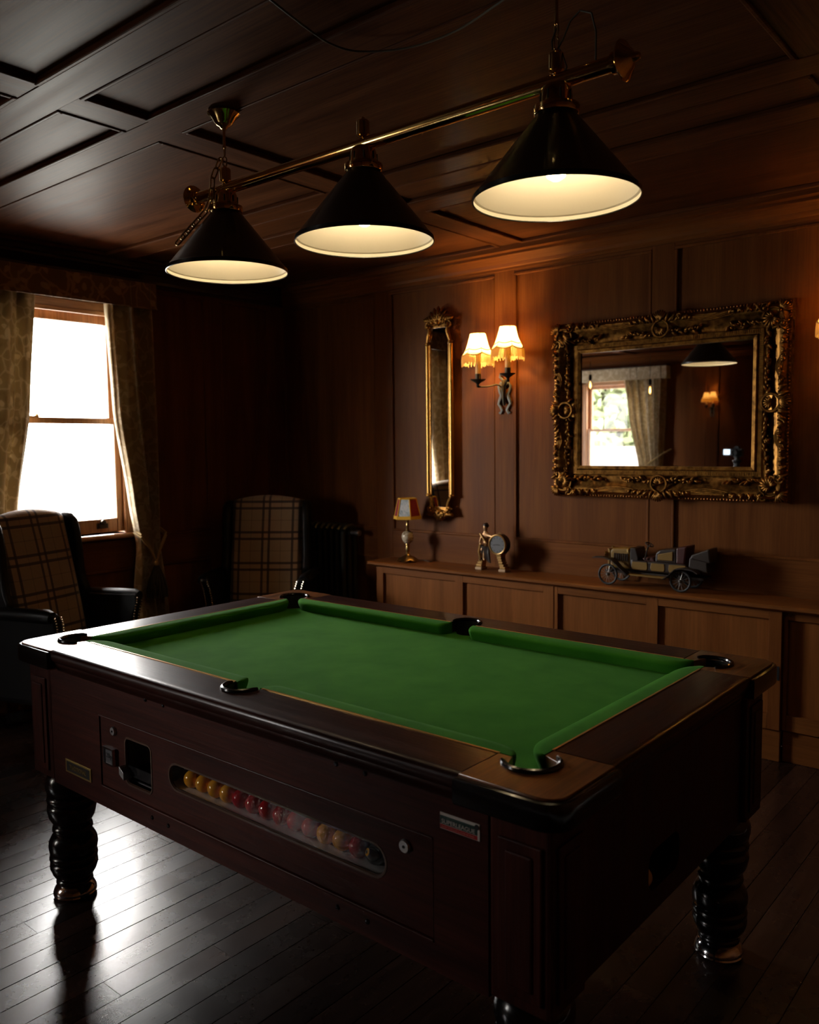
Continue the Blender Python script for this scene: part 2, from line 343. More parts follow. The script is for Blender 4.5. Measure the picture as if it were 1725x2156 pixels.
def rrect(x0, x1, y0, y1, r, n=5):
    p = []
    for cx, cy, a in ((x1 - r, y1 - r, 0), (x0 + r, y1 - r, PI / 2), (x0 + r, y0 + r, PI), (x1 - r, y0 + r, 1.5 * PI)): p += arc(cx, cy, r, a, a + PI / 2, n)
    return p

# ------------------------------------------------------------------ the room
XL, YB, ZC = -3.0, 2.35, 2.60          # window wall, mirror wall, underside of ceiling battens
XR, YF, XA, YA = 2.7, -3.9, -4.5, -2.3  # right wall, front wall, alcove wall, where the alcove begins
PX0, PX1, PY0, PY1 = -3.0, 1.66, -1.9, 2.2
fm = MB()
fm.box(XA, XR, YF, YB + 0.1, -0.12, -0.012)
fm.box(XA, PX0 - 0.001, YF, YA, -0.0125, 0); fm.box(PX0, XR, YF, PY0 - 0.001, -0.0125, 0); fm.box(PX1 + 0.001, XR, PY0, YB, -0.0125, 0); fm.box(PX0, PX1, PY1 + 0.001, YB, -0.0125, 0)
floor = tag(fm.out('floor', 'floor_wood'), 'dark varnished narrow strip wood floor', None, None, 'structure')
PW = 0.0935; plank_mesh = {}
def plank_me(L):
    k = round(L, 2)
    if k not in plank_mesh:
        hw, g = PW / 2 - 0.0007, 0.0009
        b_ = MB().prism([(-hw, -0.012), (hw, -0.012), (hw, -g), (hw - g, 0), (-hw + g, 0), (-hw, -g)], 'y', 0.0006, k - 0.0006); bmesh.ops.recalc_face_normals(b_.bm, faces=b_.bm.faces)
        me = bpy.data.meshes.new('plank'); b_.bm.to_mesh(me); b_.bm.free(); me.materials.append(M('floor_wood')); plank_mesh[k] = me
    return plank_mesh[k]
x = PX0 + PW / 2
while x < PX1 - PW / 2 + 0.002:
    y = PY0
    first = random.choice((0.6, 0.9, 1.2, 1.5))
    while y < PY1 - 0.05:
        L = first if first else random.choice((1.2, 1.5, 1.8)); first = None
        if y + L > PY1 - 0.3: L = PY1 - y
        o = bpy.data.objects.new('plank', plank_me(L)); C.objects.link(o); o.parent = floor; o.location = (x, y, random.uniform(-0.0006, 0)); o.rotation_euler = (0, random.uniform(-0.004, 0.004), 0)
        y += round(L, 2)
    x += PW

# ceiling: boards, battens, mouldings
ceil = MB().box(XA, XR, YF, YB + 0.1, ZC + 0.03, ZC + 0.12).out('ceiling', 'ceiling_wood_x'); tag(ceil, 'dark wood coffered ceiling with flat battens', None, None, 'structure')
BY = [(-3.28, -3.15), (-2.89, -2.76), (-1.89, -1.76), (-1.50, -1.37), (-0.50, -0.37), (-0.11, 0.02), (0.885, 1.02), (1.27, 1.41)]
BX = [(-3.02, -2.88), (-1.045, -0.905), (0.94, 1.08)]
WB = (2.27, YB)
for y0, y1 in BY: MB().box(XA, XR, y0, y1, ZC, ZC + 0.031).out('batten', 'ceiling_wood_x', ceil, bevel=0.002)
MB().box(XA, XR, WB[0], WB[1], ZC, ZC + 0.031).out('batten', 'ceiling_wood_x', ceil, bevel=0.002)
ys = [YF] + [v for p in BY for v in p] + [WB[0]]
xs = [XA] + [v for p in BX for v in p] + [XR]
for i in range(0, len(ys) - 1, 2):
    for x0, x1 in BX: MB().box(x0, x1, ys[i], ys[i + 1], ZC + 0.002, ZC + 0.031).out('batten', 'ceiling_wood_y', ceil, bevel=0.002)
    for j in range(0, len(xs) - 1, 2):
        a, b_, c, d = xs[j], xs[j + 1], ys[i], ys[i + 1]
        if i == 0 and j == 0: pass
        MB().box(a, b_, c, d, ZC + 0.017, ZC + 0.032).out('ceiling_panel', 'ceiling_wood_x', ceil)
        mo = MB(); t = 0.018
        for q in ((a, b_, c, c + t, 'x'), (a, b_, d - t, d, 'x'), (a, a + t, c + t, d - t, 'y'), (b_ - t, b_, c + t, d - t, 'y')):
            mo.box(q[0], q[1], q[2], q[3], ZC - 0.003, ZC + 0.018)
        mo.out('moulding', 'ceiling_wood_x', ceil, bevel=0.005)

# wall panelling generator --------------------------------------------------
def panelled_wall(root, P, s0, s1, stiles, holes=(), seg_rows=((0.15, 0.73), (0.91, 2.462)), ext=True, mats=('panel_wood_x', 'panel_wood_z')):
    """P(s,d,z): s along the wall, d out of the wall into the room (0 = face of the stiles)."""
    def bx(sa, sb, da, db, za, zb):
        m_ = MB().box(sa, sb, da, db, za, zb)
        for v in m_.bm.verts: v.co = P(*v.co)
        return m_
    rows = [0.0] + [v for r in seg_rows for v in r] + [ZC + 0.03]
    cols = [s0] + [v for st in stiles for v in st] + [s1]
    # backing
    edges = [s0] + [v for h in holes for v in h[:2]] + [s1]
    for k in range(0, len(edges) - 1, 2): bx(edges[k] - (0.14 if k == 0 and ext else 0), edges[k + 1] + (0.14 if k == len(edges) - 2 and ext else 0), -0.16, -0.0135, 0, ZC + 0.05).out('backing', mats[1], root)
    for h in holes:
        bx(h[0], h[1], -0.16, -0.0135, 0, h[2]).out('backing', mats[1], root); bx(h[0], h[1], -0.16, -0.0135, h[3], ZC + 0.05).out('backing', mats[1], root)
    def hit(a, b2, c, d2): return any(a < h[1] - 1e-4 and b2 > h[0] + 1e-4 and c < h[3] - 1e-4 and d2 > h[2] + 1e-4 for h in holes)
    for st in stiles: bx(st[0], st[1], -0.0135, 0.0, 0, ZC + 0.02).out('stile', mats[1], root, bevel=0.002)
    for k in range(0, len(cols) - 1, 2):
        a, b2 = cols[k], cols[k + 1]
        if b2 - a < 0.02: continue
        for r in range(0, len(rows), 2):
            za, zb = rows[r], rows[r + 1]
            if not hit(a, b2, za, zb): bx(a, b2, -0.0135, -0.0008, za, zb).out('rail', mats[0], root, bevel=0.002)
            else:
                for h in holes:
                    if h[0] > a + 0.02: bx(a, h[0], -0.0135, -0.0008, za, zb).out('rail', mats[0], root)
                    if h[1] < b2 - 0.02: bx(h[1], b2, -0.0135, -0.0008, za, zb).out('rail', mats[0], root)
        for za, zb in seg_rows:
            subs = [(a, b2, za, zb)]
            for h in holes:
                if hit(a, b2, za, zb):
                    subs = []
                    if h[0] - a > 0.05: subs.append((a, h[0], za, zb))
                    if b2 - h[1] > 0.05: subs.append((h[1], b2, za, zb))
                    if h[2] - za > 0.05: subs.append((max(a, h[0]), min(b2, h[1]), za, h[2]))
                    if zb - h[3] > 0.05: subs.append((max(a, h[0]), min(b2, h[1]), h[3], zb))
            for (pa, pb, pc, pd) in subs:
                bx(pa, pb, -0.0135, -0.0105, pc, pd).out('panel', mats[1], root)
                mo = MB(); t = 0.016
                for q in ((pa, pb, pc, pc + t), (pa, pb, pd - t, pd), (pa, pa + t, pc + t, pd - t), (pb - t, pb, pc + t, pd - t)):
                    m_ = MB().box(q[0], q[1], -0.0105, 0.003, q[2], q[3]); 
                    me_ = bpy.data.meshes.new('t'); m_.bm.to_mesh(me_); mo.bm.from_mesh(me_); m_.bm.free(); bpy.data.meshes.remove(me_)
                for v in mo.bm.verts: v.co = P(*v.co)
                mo.out('moulding', mats[1], root, bevel=0.004)
Pback = lambda s, d, z: (s, YB - d, z)
Pleft = lambda s, d, z: (XL + d, s, z)
Pfront = lambda s, d, z: (s, YF + d, z)
Palc = lambda s, d, z: (XA + d, s, z)
Pright = lambda s, d, z: (XR - d, s, z)
wb = struct_root('wall_back', 'brown wood panelled wall with the two gilt mirrors')
panelled_wall(wb, Pback, XL, XR, [(-2.10, -1.96), (-1.14, -1.005), (-0.165, -0.045), (0.79, 0.92), (1.75, 1.88)])
wl = struct_root('wall_left', 'dark wood panelled wall around the sash window')
W1 = (0.05, 1.07, 0.95, 2.34)
panelled_wall(wl, Pleft, YA, YB, [(-1.02, -0.90), (-0.12, -0.01), (1.66, 1.78), (2.20, 2.35)], holes=[W1], mats=('panel_wood_y', 'panel_wood_z'))
wf = struct_root('wall_front', 'dark panelled wall opposite, seen in the large mirror')
W3 = (-4.30, -3.72, 0.95, 2.34); W2 = (-3.63, -2.62, 0.98, 2.30)
panelled_wall(wf, Pfront, XA, XR, [(-1.98, -1.84), (-1.2, -1.08), (-0.2, -0.06), (0.9, 1.04), (1.9, 2.04)], holes=[W2])
wa = struct_root('wall_alcove'); panelled_wall(wa, Palc, YF, YA, [(-2.9, -2.78), (-1.9, -1.78)], mats=('panel_wood_y', 'panel_wood_z'))
wr = struct_root('wall_right'); panelled_wall(wr, Pright, YF, YB, [(-2.9, -2.78), (-1.0, -0.88), (0.9, 1.02)], mats=('panel_wood_y', 'panel_wood_z'))
wn = struct_root('wall_return'); panelled_wall(wn, lambda s, d, z: (s, YA - d, z), XA, XL - 0.001, [(-4.46, -4.36)], holes=[W3], ext=False)
# cornices
def cornice(name, P, s0, s1, matn, lab):
    prof = [(0, 2.478), (0.012, 2.478), (0.012, 2.492), (0.02, 2.498), (0.026, 2.515), (0.05, 2.545), (0.062, 2.552), (0.062, 2.566), (0.085, 2.572), (0.085, 2.60), (0, 2.60)]
    m_ = MB(); m_.prism(prof, 'x', s0, s1)
    for v in m_.bm.verts: v.co = P(v.co.x, v.co.y, v.co.z)
    return tag(m_.out(name, matn), lab, None, None, 'structure')
cornice('trim_1', Pback, XL, XR, 'panel_wood_x', 'stepped wood cornice above the mirror wall')
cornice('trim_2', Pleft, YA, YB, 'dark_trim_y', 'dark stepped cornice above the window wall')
cornice('trim_3', Pfront, XA, XR, 'panel_wood_x', 'stepped cornice above the opposite wall')
# baseboards
tag(MB().box(XL, -1.93, YB - 0.022, YB, 0, 0.15).out('baseboard_back', 'panel_wood_x', bevel=0.006), 'wood skirting below the radiator', None, None, 'structure')
tag(MB().box(XL, XL + 0.022, YA, YB, 0, 0.15).out('baseboard_left', 'panel_wood_y', bevel=0.006), 'wood skirting under the sash window', None, None, 'structure')

# ------------------------------------------------------------------ sash windows
def sash_window(name, P, s0, s1, z0, z1, lab, mats):
    r = struct_root(name, lab); mh, mv = mats
    def bx(nm, sa, sb, da, db, za, zb, mt, par=None, bev=0.004):
        m_ = MB().box(sa, sb, da, db, za, zb)
        for v in m_.bm.verts: v.co = P(*v.co)
        return m_.out(nm, mt, par or r, bevel=bev)
    f = 0.045
    bx('jamb', s0, s0 + f, -0.16, 0.008, z0, z1, mv); bx('jamb', s1 - f, s1, -0.16, 0.008, z0, z1, mv)
    bx('head', s0, s1, -0.16, 0.008, z1 - 0.05, z1, mh); bx('head_moulding', s0, s1, 0.0, 0.02, z1 - 0.075, z1 - 0.05, mh)
    bx('sill', s0 - 0.03, s1 + 0.03, -0.16, 0.035, z0 - 0.03, z0, mh, None, 0.01)
    bx('parting_bead', s0 + f, s0 + f + 0.012, -0.02, 0.004, z0, z1 - 0.05, mv); bx('parting_bead', s1 - f - 0.012, s1 - f, -0.02, 0.004, z0, z1 - 0.05, mv)
    zm = 1.64; st = 0.05
    a, b2 = s0 + f, s1 - f
    for nm, za, zb, d0, d1, rb, rt in (('sash', z0 + 0.01, zm + 0.018, -0.065, -0.025, 0.085, 0.036), ('sash', zm - 0.018, z1 - 0.06, -0.115, -0.075, 0.036, 0.055)):
        m_ = MB(); m_.box(a, a + st, d0, d1, za, zb); m_.box(b2 - st, b2, d0, d1, za, zb); m_.box(a + st, b2 - st, d0, d1, za, za + rb); m_.box(a + st, b2 - st, d0, d1, zb - rt, zb)
        for v in m_.bm.verts: v.co = P(*v.co)
        so = m_.out(nm, mv, r, bevel=0.005)
        g = MB().box(a + st, b2 - st, (d0 + d1) / 2 - 0.002, (d0 + d1) / 2 + 0.002, za + rb, zb - rt)
        for v in g.bm.verts: v.co = P(*v.co)
        g.out('pane', 'pane_glass', so)
    sm = (s0 + s1) / 2
    m_ = MB().box(sm - 0.11, sm - 0.05, -0.06, -0.03, zm + 0.018, zm + 0.026); m_.lathe([(0.011, zm + 0.026), (0.011, zm + 0.034), (0.004, zm + 0.036), (0.004, zm + 0.055), (0.0, zm + 0.056)], 10, (sm - 0.055, -0.045, 0))
    for v in m_.bm.verts: v.co = P(*v.co)
    m_.out('sash_lock', 'brass_aged', r, smooth=True)
    m_ = MB().box(s1 - 0.235, s1 - 0.165, -0.03, -0.014, z0 + 0.038, z0 + 0.068); m_.lathe([(0.014, -0.03), (0.016, 0.0), (0.010, 0.006), (0, 0.007)], 12, (s1 - 0.2, 0, z0 + 0.075), 'y')
    for v in m_.bm.verts: v.co = P(*v.co)
    m_.out('sash_lift', 'bronze_dark', r, smooth=True)
    return r
sash_window('window_1', Pleft, W1[0], W1[1], W1[2], W1[3], 'bright sash window in brown wood frame behind the armchair', ('window_wood_y', 'window_wood_z'))
sash_window('added_window_3', lambda s_, d, z: (s_, YA - d, z), W3[0], W3[1], W3[2], W3[3], 'unseen sash window added in the alcove to light the reflected pelmet', ('window_wood_x', 'window_wood_z'))  # added out of view to brighten the reflected pelmet and curtain
sash_window('window_2', Pfront, W2[0], W2[1], W2[2], W2[3], 'bright sash window seen in the large gilt mirror', ('window_wood_x', 'window_wood_z'))

# ------------------------------------------------------------------ curtains and pelmets
def interp(tab, z):
    if z >= tab[0][0]: return tab[0][1]
    for (za, va), (zb, vb) in zip(tab, tab[1:]):
        if zb <= z <= za:
            t = (za - z) / (za - zb); t = t * t * (3 - 2 * t) * 0.35 + t * 0.65; return va + (vb - va) * t
    return tab[-1][1]
def curtain(label, P, inner, outer, d0, pleats, ztop, zbot, matn, zt, base, rope=True, hook=None, group=None, amp=0.044):
    root = thing('curtain', base, label, 'curtain', group)
    def f(u, v):
        z = ztop + (zbot - ztop) * v
        a, b2 = interp(inner, z), interp(outer, z); s = a + (b2 - a) * u
        squeeze = math.exp(-((z - zt) / 0.16) ** 2)
        A = amp * (1 - 0.55 * squeeze)
        ph = 2 * PI * pleats * (u + 0.03 * math.sin(3 * v + 5 * u)); d = d0 + A * math.sin(ph) + 0.35 * A * math.sin(2.3 * ph + 1.3 + 2 * v) + 0.02 * squeeze
        if u in (0, 1): d = d0 - 0.004
        return P(s + 0.006 * math.cos(ph), max(d, 0.012), z)
    MB().grid(f, 96, 60).out('drape', matn, root, smooth=True, angle=0, solid=0.004)
    if rope:
        a, b2 = interp(inner, zt), interp(outer, zt); k = (a + b2) / 2
        dd = d0 + amp + 0.022
        for q in (0, 0.018):
            pts = [P(a - 0.004, d0 - 0.01, zt + 0.11 - q), P(a, dd - 0.005, zt + 0.085 - q), P((a + k) / 2, dd + 0.01, zt + 0.02 - q), P(k, dd + 0.012, zt - 0.085), P((b2 + k) / 2, dd + 0.01, zt + 0.02 - q), P(b2, dd - 0.005, zt + 0.085 - q), P(b2 + 0.004, d0 - 0.01, zt + 0.11 - q)]
            MB().tube(pts, 0.007, 8).out('tieback_rope', 'rope_gold', root, smooth=True)
        kn = P(k, dd + 0.014, zt - 0.10); tb = MB().sphere(kn, 0.017, 12, 8)
        tb.out('tassel_knot', 'rope_gold', root, smooth=True)
        tb = MB(); kx, ky, kz = kn
        for i in range(46):
            t = 2 * PI * i / 46; r0 = 0.012; r1 = 0.05 + 0.014 * math.sin(i * 2.1)
            p = [(kx + r0 * math.cos(t), ky + r0 * math.sin(t), kz - 0.012)] + [(kx + (r0 + (r1 - r0) * min(1, h * 1.6)) * math.cos(t + 0.12 * math.sin(i + 5 * h)), ky + (r0 + (r1 - r0) * min(1, h * 1.6)) * math.sin(t + 0.12 * math.sin(i + 5 * h)), kz - 0.012 - 0.20 * h) for h in (0.25, 0.5, 0.75, 1.0)]
            tb.tube(p, 0.0042, 5)
        tag(tb.out('tassel_fringe', 'tassel_brown', root, smooth=True), kind='stuff')
    if hook:
        MB().tube(hook, 0.009, 8).out('tieback_rope', 'rope_gold', root, smooth=True)
    return root
def pelmet(label, P, s0, s1, d, z0, z1, matn, base):
    root = thing('pelmet', base, label, 'pelmet')
    def face(u, v): return P(s0 + (s1 - s0) * u, d + 0.003 * math.sin(40 * u), z0 + (z1 - z0) * v)
    m_ = MB().box(s0, s1, d - 0.012, d, z0, z1)
    for v in m_.bm.verts: v.co = P(*v.co)
    m_.out('valance_front', matn, root, bevel=0.004)
    for sa in (s0, s1 - 0.012):
        m_ = MB().box(sa, sa + 0.012, 0.002, d - 0.012, z0, z1)
        for v in m_.bm.verts: v.co = P(*v.co)
        m_.out('valance_return', matn, root)
    m_ = MB().box(s0, s1, 0.002, d, z1, z1 + 0.012)
    for v in m_.bm.verts: v.co = P(*v.co)
    m_.out('top_board', 'dark_trim_y', root)
    MB().tube([P(s0, d + 0.001, z0), P((s0 + s1) / 2, d + 0.001, z0), P(s1, d + 0.001, z0)], 0.004, 6).out('piping', matn, root, smooth=True)
curtain('gold damask curtain tied back with a tassel, right of the bright window', Pleft, [(2.46, 0.866), (1.7, 0.905), (1.15, 0.985), (0.87, 1.030), (0.64, 1.004), (0.03, 0.985)], [(2.46, 1.205), (1.6, 1.214), (0.87, 1.205), (0.6, 1.235), (0.03, 1.29)], 0.085, 2.7, 2.46, 0.03, 'damask_gold', 0.86, (-2.92, 1.1, 0))
curtain('gold damask curtain left of the bright window, behind the plaid armchair', Pleft, [(2.46, 0.475), (1.7, 0.412), (1.15, 0.318), (0.87, 0.28), (0.6, 0.29), (0.03, 0.30)], [(2.46, -0.04), (1.6, -0.05), (0.87, 0.06), (0.6, 0.02), (0.03, -0.04)], 0.055, 4, 2.46, 0.03, 'damask_gold', 0.86, (-2.92, 0.2, 0), rope=False, amp=0.026)
pelmet('dark floral fabric pelmet above the bright window', Pleft, -0.12, 1.20, 0.14, 2.322, 2.474, 'damask_pelmet', (-2.9, 0.64, 2.32))
curtain('pale damask curtain swept aside, reflected in the large gilt mirror', Pfront, [(2.42, -3.02), (1.8, -2.93), (1.2, -2.79), (1.0, -2.76), (0.6, -2.80), (0.03, -2.82)], [(2.42, -2.45), (1.2, -2.49), (1.0, -2.50), (0.03, -2.42)], 0.09, 6, 2.42, 0.03, 'damask_pale', 1.0, (-2.7, -3.82, 0), rope=False,
        hook=[Pfront(-2.66, 0.15, 1.20), Pfront(-2.55, 0.15, 1.27), Pfront(-2.46, 0.10, 1.34), Pfront(-2.40, 0.02, 1.385)])
pelmet('pale floral pelmet over the window reflected in the large gilt mirror', Pfront, -4.1, -2.43, 0.14, 2.272, 2.425, 'damask_pale', (-3.2, -3.8, 2.27))

# ------------------------------------------------------------------ pool table
T = thing('pool_table', (0, 0, 0), 'dark mahogany pub pool table with green cloth and turned black legs', 'pool table')
GX, GY, RX, RY, ZT, ZB = 0.862, 0.471, 1.0, 0.612, 0.856, 0.818
CXS, CYS = 0.785, 0.392          # seams of the corner blocks
PKC = {(sx, sy): (sx * 0.862, sy * 0.474) for sx in (-1, 1) for sy in (-1, 1)}
PR = 0.05
# slate bed with cloth: rectangle with pocket notches
ol = []
def corner_arc(sx, sy):
    cx, cy = PKC[(sx, sy)]; r = 0.052; a = math.atan2(-sy, -sx); return arc(cx, cy, r, a - PI * 0.62, a + PI * 0.62, 12)
ca = corner_arc(-1, -1)[::-1]; ol += ca
ol += arc(0, -0.512, 0.048, PI * 0.9, PI * 0.1, 10)
ol += corner_arc(1, -1)[::-1]; ol += corner_arc(1, 1)[::-1]
ol += arc(0, 0.512, 0.048, -PI * 0.1, -PI * 0.9, 10)
ol += corner_arc(-1, 1)[::-1]
me = plate([ol], 0.02); o = mkobj('cloth_bed', me, 'green_baize', T); place(o, (0, 0, ZB - 0.01))
# cushions
def cushion(x_end0, x_end1, r0, r1, W=0.056):
    """in local frame: runs along X, nose toward +Y, back at y=0, z relative to the rail top"""
    n = 44; L = x_end1 - x_end0; ss = []
    for i in range(n + 1):
        t = i / n; ss.append(t)
    def off(xx):
        d0, d1 = xx - x_end0, x_end1 - xx; w_ = W
        if d0 < r0: w_ = min(w_, 0.006 + (W - 0.006) * math.sqrt(max(0, 1 - (1 - d0 / r0) ** 2)))
        if d1 < r1: w_ = min(w_, 0.006 + (W - 0.006) * math.sqrt(max(0, 1 - (1 - d1 / r1) ** 2)))
        return w_
    m_ = MB(); rings = []
    xs_ = sorted(set([x_end0 + L * k / 16 for k in range(17)] + [x_end0 + r0 * (1 - math.cos(PI / 2 * k / 9)) for k in range(10)] + [x_end1 - r1 * (1 - math.cos(PI / 2 * k / 9)) for k in range(10)]))
    for xx in xs_:
        o_ = off(xx)
        prof = [(0, 0.001), (o_ * 0.55, 0.0015), (o_ * 0.88, -0.001), (o_ * 0.98, -0.004), (o_, -0.008), (o_ * 0.985, -0.013), (max(o_ - 0.012, 0.002), -0.038), (0, -0.038)]
        rings.append([m_.bm.verts.new((xx, y_, z_)) for y_, z_ in prof])
    for A, B in zip(rings, rings[1:]):
        for k in range(8): m_.bm.faces.new((A[k], A[(k + 1) % 8], B[(k + 1) % 8], B[k]))
    m_.bm.faces.new(rings[0]); m_.bm.faces.new(rings[-1][::-1]); return m_
for sy in (-1, 1):
    for sx in (-1, 1):
        m_ = cushion(0.046, 0.815, 0.03, 0.085)
        m_.xf(Matrix.Translation((0, sy * GY, ZT)) @ Matrix.Diagonal((sx, -sy, 1, 1))).out('cushion', 'green_baize', T, smooth=True, angle=60)
        MB().box(min(sx * 0.055, sx * CXS), max(sx * 0.055, sx * CXS), sy * GY - 0.0025, sy * GY + 0.0025, ZT - 0.004, ZT + 0.0016).out('inlay_strip', 'inlay_gold', T)
for sx in (-1, 1):
    m_ = cushion(-0.425, 0.425, 0.085, 0.085)
    m_.xf(Matrix.Translation((sx * GX, 0, ZT)) @ Matrix.Rotation(PI / 2, 4, 'Z') @ Matrix.Diagonal((1, sx, 1, 1))).out('cushion', 'green_baize', T, smooth=True, angle=60)
    MB().box(sx * GX - 0.0025, sx * GX + 0.0025, -CYS, CYS, ZT - 0.004, ZT + 0.0016).out('inlay_strip', 'inlay_gold', T)
# rails: bullnosed
def railprof(inner, outer):  # (u outwards, z)
    e = outer
    return [(inner, 0.79), (inner, ZT), (e - 0.020, ZT), (e - 0.016, ZT - 0.0002), (e - 0.008, ZT - 0.002), (e - 0.002, ZT - 0.007), (e, ZT - 0.015), (e - 0.001, ZT - 0.026), (e - 0.006, ZT - 0.033), (e - 0.010, ZT - 0.036), (e - 0.010, ZT - 0.041), (e - 0.014, ZT - 0.05), (e - 0.022, ZT - 0.056), (e - 0.024, 0.79)]
for sy in (-1, 1):
    # two straight halves plus the pocket part in the middle
    m_ = MB()
    for x0, x1 in ((-CXS + 0.003, -0.062), (0.062, CXS - 0.003)): m_.prism([(sy * u, z) for u, z in railprof(GY, RY)], 'x', x0, x1)
    pk = [(-0.062, sy * (RY - 0.04)), (0.062, sy * (RY - 0.04)), (0.062, sy * GY)] + ([(x_, y_) for x_, y_ in arc(0, sy * 0.485, 0.055, -0.25 * sy if sy < 0 else -0.25, PI + 0.25, 12)] if sy > 0 else [(x_, y_) for x_, y_ in arc(0, -0.485, 0.055, 0.25, -PI - 0.25, 12)]) + [(-0.062, sy * GY)]
    m_.prism(pk, 'z', 0.79, ZT)
    m_.prism([(sy * u, z) for u, z in railprof(RY - 0.04, RY)], 'x', -0.062, 0.062)
    m_.out('rail', 'mahogany_x', T, smooth=True, angle=50)
for sx in (-1, 1):
    MB().prism([(sx * u, z) for u, z in railprof(GX, RX)], 'y', -CYS + 0.003, CYS - 0.003).out('rail', 'mahogany_y', T, smooth=True, angle=50)
for (sx, sy), (pcx, pcy) in PKC.items():
    # corner block outline in first quadrant then mirrored
    o1 = [(CXS, GY)] + [(CXS, RY - 0.006)] + arc(RX - 0.045, RY - 0.045, 0.041, PI / 2, 0, 8) + [(RX - 0.004, CYS), (GX, CYS)]
    cx, cy = abs(pcx), abs(pcy); o1 += [(GX, CYS + 0.03)] + arc(cx, cy, 0.056, -0.55 , PI / 2 + 0.55, 14) + [(CXS + 0.03, GY)]
    me = plate([[(sx * a, sy * b2) for a, b2 in o1]], 0.062, 0.0015); o = mkobj('corner_block', me, 'corner_veneer', T); place(o, (0, 0, ZT - 0.031))
    o2 = [(CXS, RY - 0.012), (CXS, RY + 0.004)] + arc(RX - 0.045, RY - 0.045, 0.049, PI / 2, 0, 8) + [(RX + 0.004, CYS), (RX - 0.012, CYS)] + arc(RX - 0.045, RY - 0.045, 0.033, 0, PI / 2, 8)
    me = plate([[(sx * a, sy * b2) for a, b2 in o2]], 0.054, 0.006); o = mkobj('corner_edging', me, 'black_gloss', T, smooth=True); place(o, (0, 0, ZT - 0.031))
# pockets: liner and rubber collar
def pocket(cx, cy, ang, half, r=0.056):
    a0, a1 = ang - half, ang + half
    m_ = MB(); n = 18
    def wall(u, v):
        t = a0 + (a1 - a0) * u; return (cx + (r - 0.003) * math.cos(t), cy + (r - 0.003) * math.sin(t), 0.70 + (ZT - 0.004 - 0.70) * v)
    m_.grid(wall, n, 1); o = m_.out('pocket_liner', 'dark_void', T, solid=0.003)
    m_ = MB().lathe([(0, 0.70), (0.06, 0.70), (0.062, 0.81), (0.058, 0.812)], 20, (cx, cy, 0), cap=False); m_.out('pocket_cup', 'dark_void', T)
    pts = [(cx + r * math.cos(a0 + (a1 - a0) * i / n), cy + r * math.sin(a0 + (a1 - a0) * i / n), ZT + 0.0025) for i in range(n + 1)]
    ex = 0.035
    d0 = Vector((math.sin(a0), -math.cos(a0), 0)); d1 = Vector((-math.sin(a1), math.cos(a1), 0))
    pts = [tuple(Vector(pts[0]) + d0 * ex * 0.4)] + pts + [tuple(Vector(pts[-1]) + d1 * ex * 0.4)]
    MB().tube(pts, [0.004] + [0.0062] * (len(pts) - 2) + [0.004], 8).out('pocket_collar', 'black_gloss', T, smooth=True)
for (sx, sy), (pcx, pcy) in PKC.items(): pocket(pcx, pcy, math.atan2(sy, sx), PI * 0.5)
for sy in (-1, 1): pocket(0, sy * 0.492, sy * PI / 2, PI * 0.46, 0.05)
# body: apron with door opening (near), far apron, ends, posts
AY = 0.585; DX0, DX1, DZ0, DZ1 = -0.552, 0.703, 0.479, 0.698
m_ = MB(); m_.box(-0.835, DX0, -AY, -AY + 0.02, 0.42, 0.80); m_.box(DX1, 0.835, -AY, -AY + 0.02, 0.42, 0.80); m_.box(DX0, DX1, -AY, -AY + 0.02, 0.42, DZ0); m_.box(DX0, DX1, -AY, -AY + 0.02, DZ1, 0.80)
m_.out('side_panel', 'table_side_x', T)
m_ = MB()
for q in ((DX0, DX1, DZ1 - 0.006, DZ1), (DX0, DX1, DZ0, DZ0 + 0.006)): m_.box(q[0], q[1], -AY - 0.003, -AY + 0.008, q[2], q[3])
m_.out('door_beading', 'table_side_x', T, bevel=0.002)
cap = [(0.574 - 0.037 + 0.037 * math.cos(t), 0.599 + 0.037 * math.sin(t)) for t in [-PI / 2 + PI * i / 10 for i in range(11)]] + [(-0.208 + 0.037 + 0.037 * math.cos(t), 0.599 + 0.037 * math.sin(t)) for t in [PI / 2 + PI * i / 10 for i in range(11)]]
cwin = rrect(-0.421, -0.290, 0.520, 0.656, 0.018)
me = plate([[(DX0 + 0.004, DZ0 + 0.007), (DX1 - 0.004, DZ0 + 0.007), (DX1 - 0.004, DZ1 - 0.007), (DX0 + 0.004, DZ1 - 0.007)], cap, cwin], 0.010)
door = mkobj('access_door', me, 'table_side_x', T); place(door, (0, -AY + 0.008, 0), (PI / 2, 0, 0))
def ring(outline, wd, th, yy, nm, mt, par):
    cx = sum(p[0] for p in outline) / len(outline); cz = sum(p[1] for p in outline) / len(outline)
    pts = [(p[0], yy, p[1]) for p in outline]; return MB().tube(pts, wd, 6, closed=True).out(nm, mt, par, smooth=True)
ring(cap, 0.005, 0, -AY + 0.006, 'slot_trim', 'slot_trim_wood', T); ring(cwin, 0.005, 0, -AY + 0.006, 'coin_window_trim', 'slot_trim_wood', T)
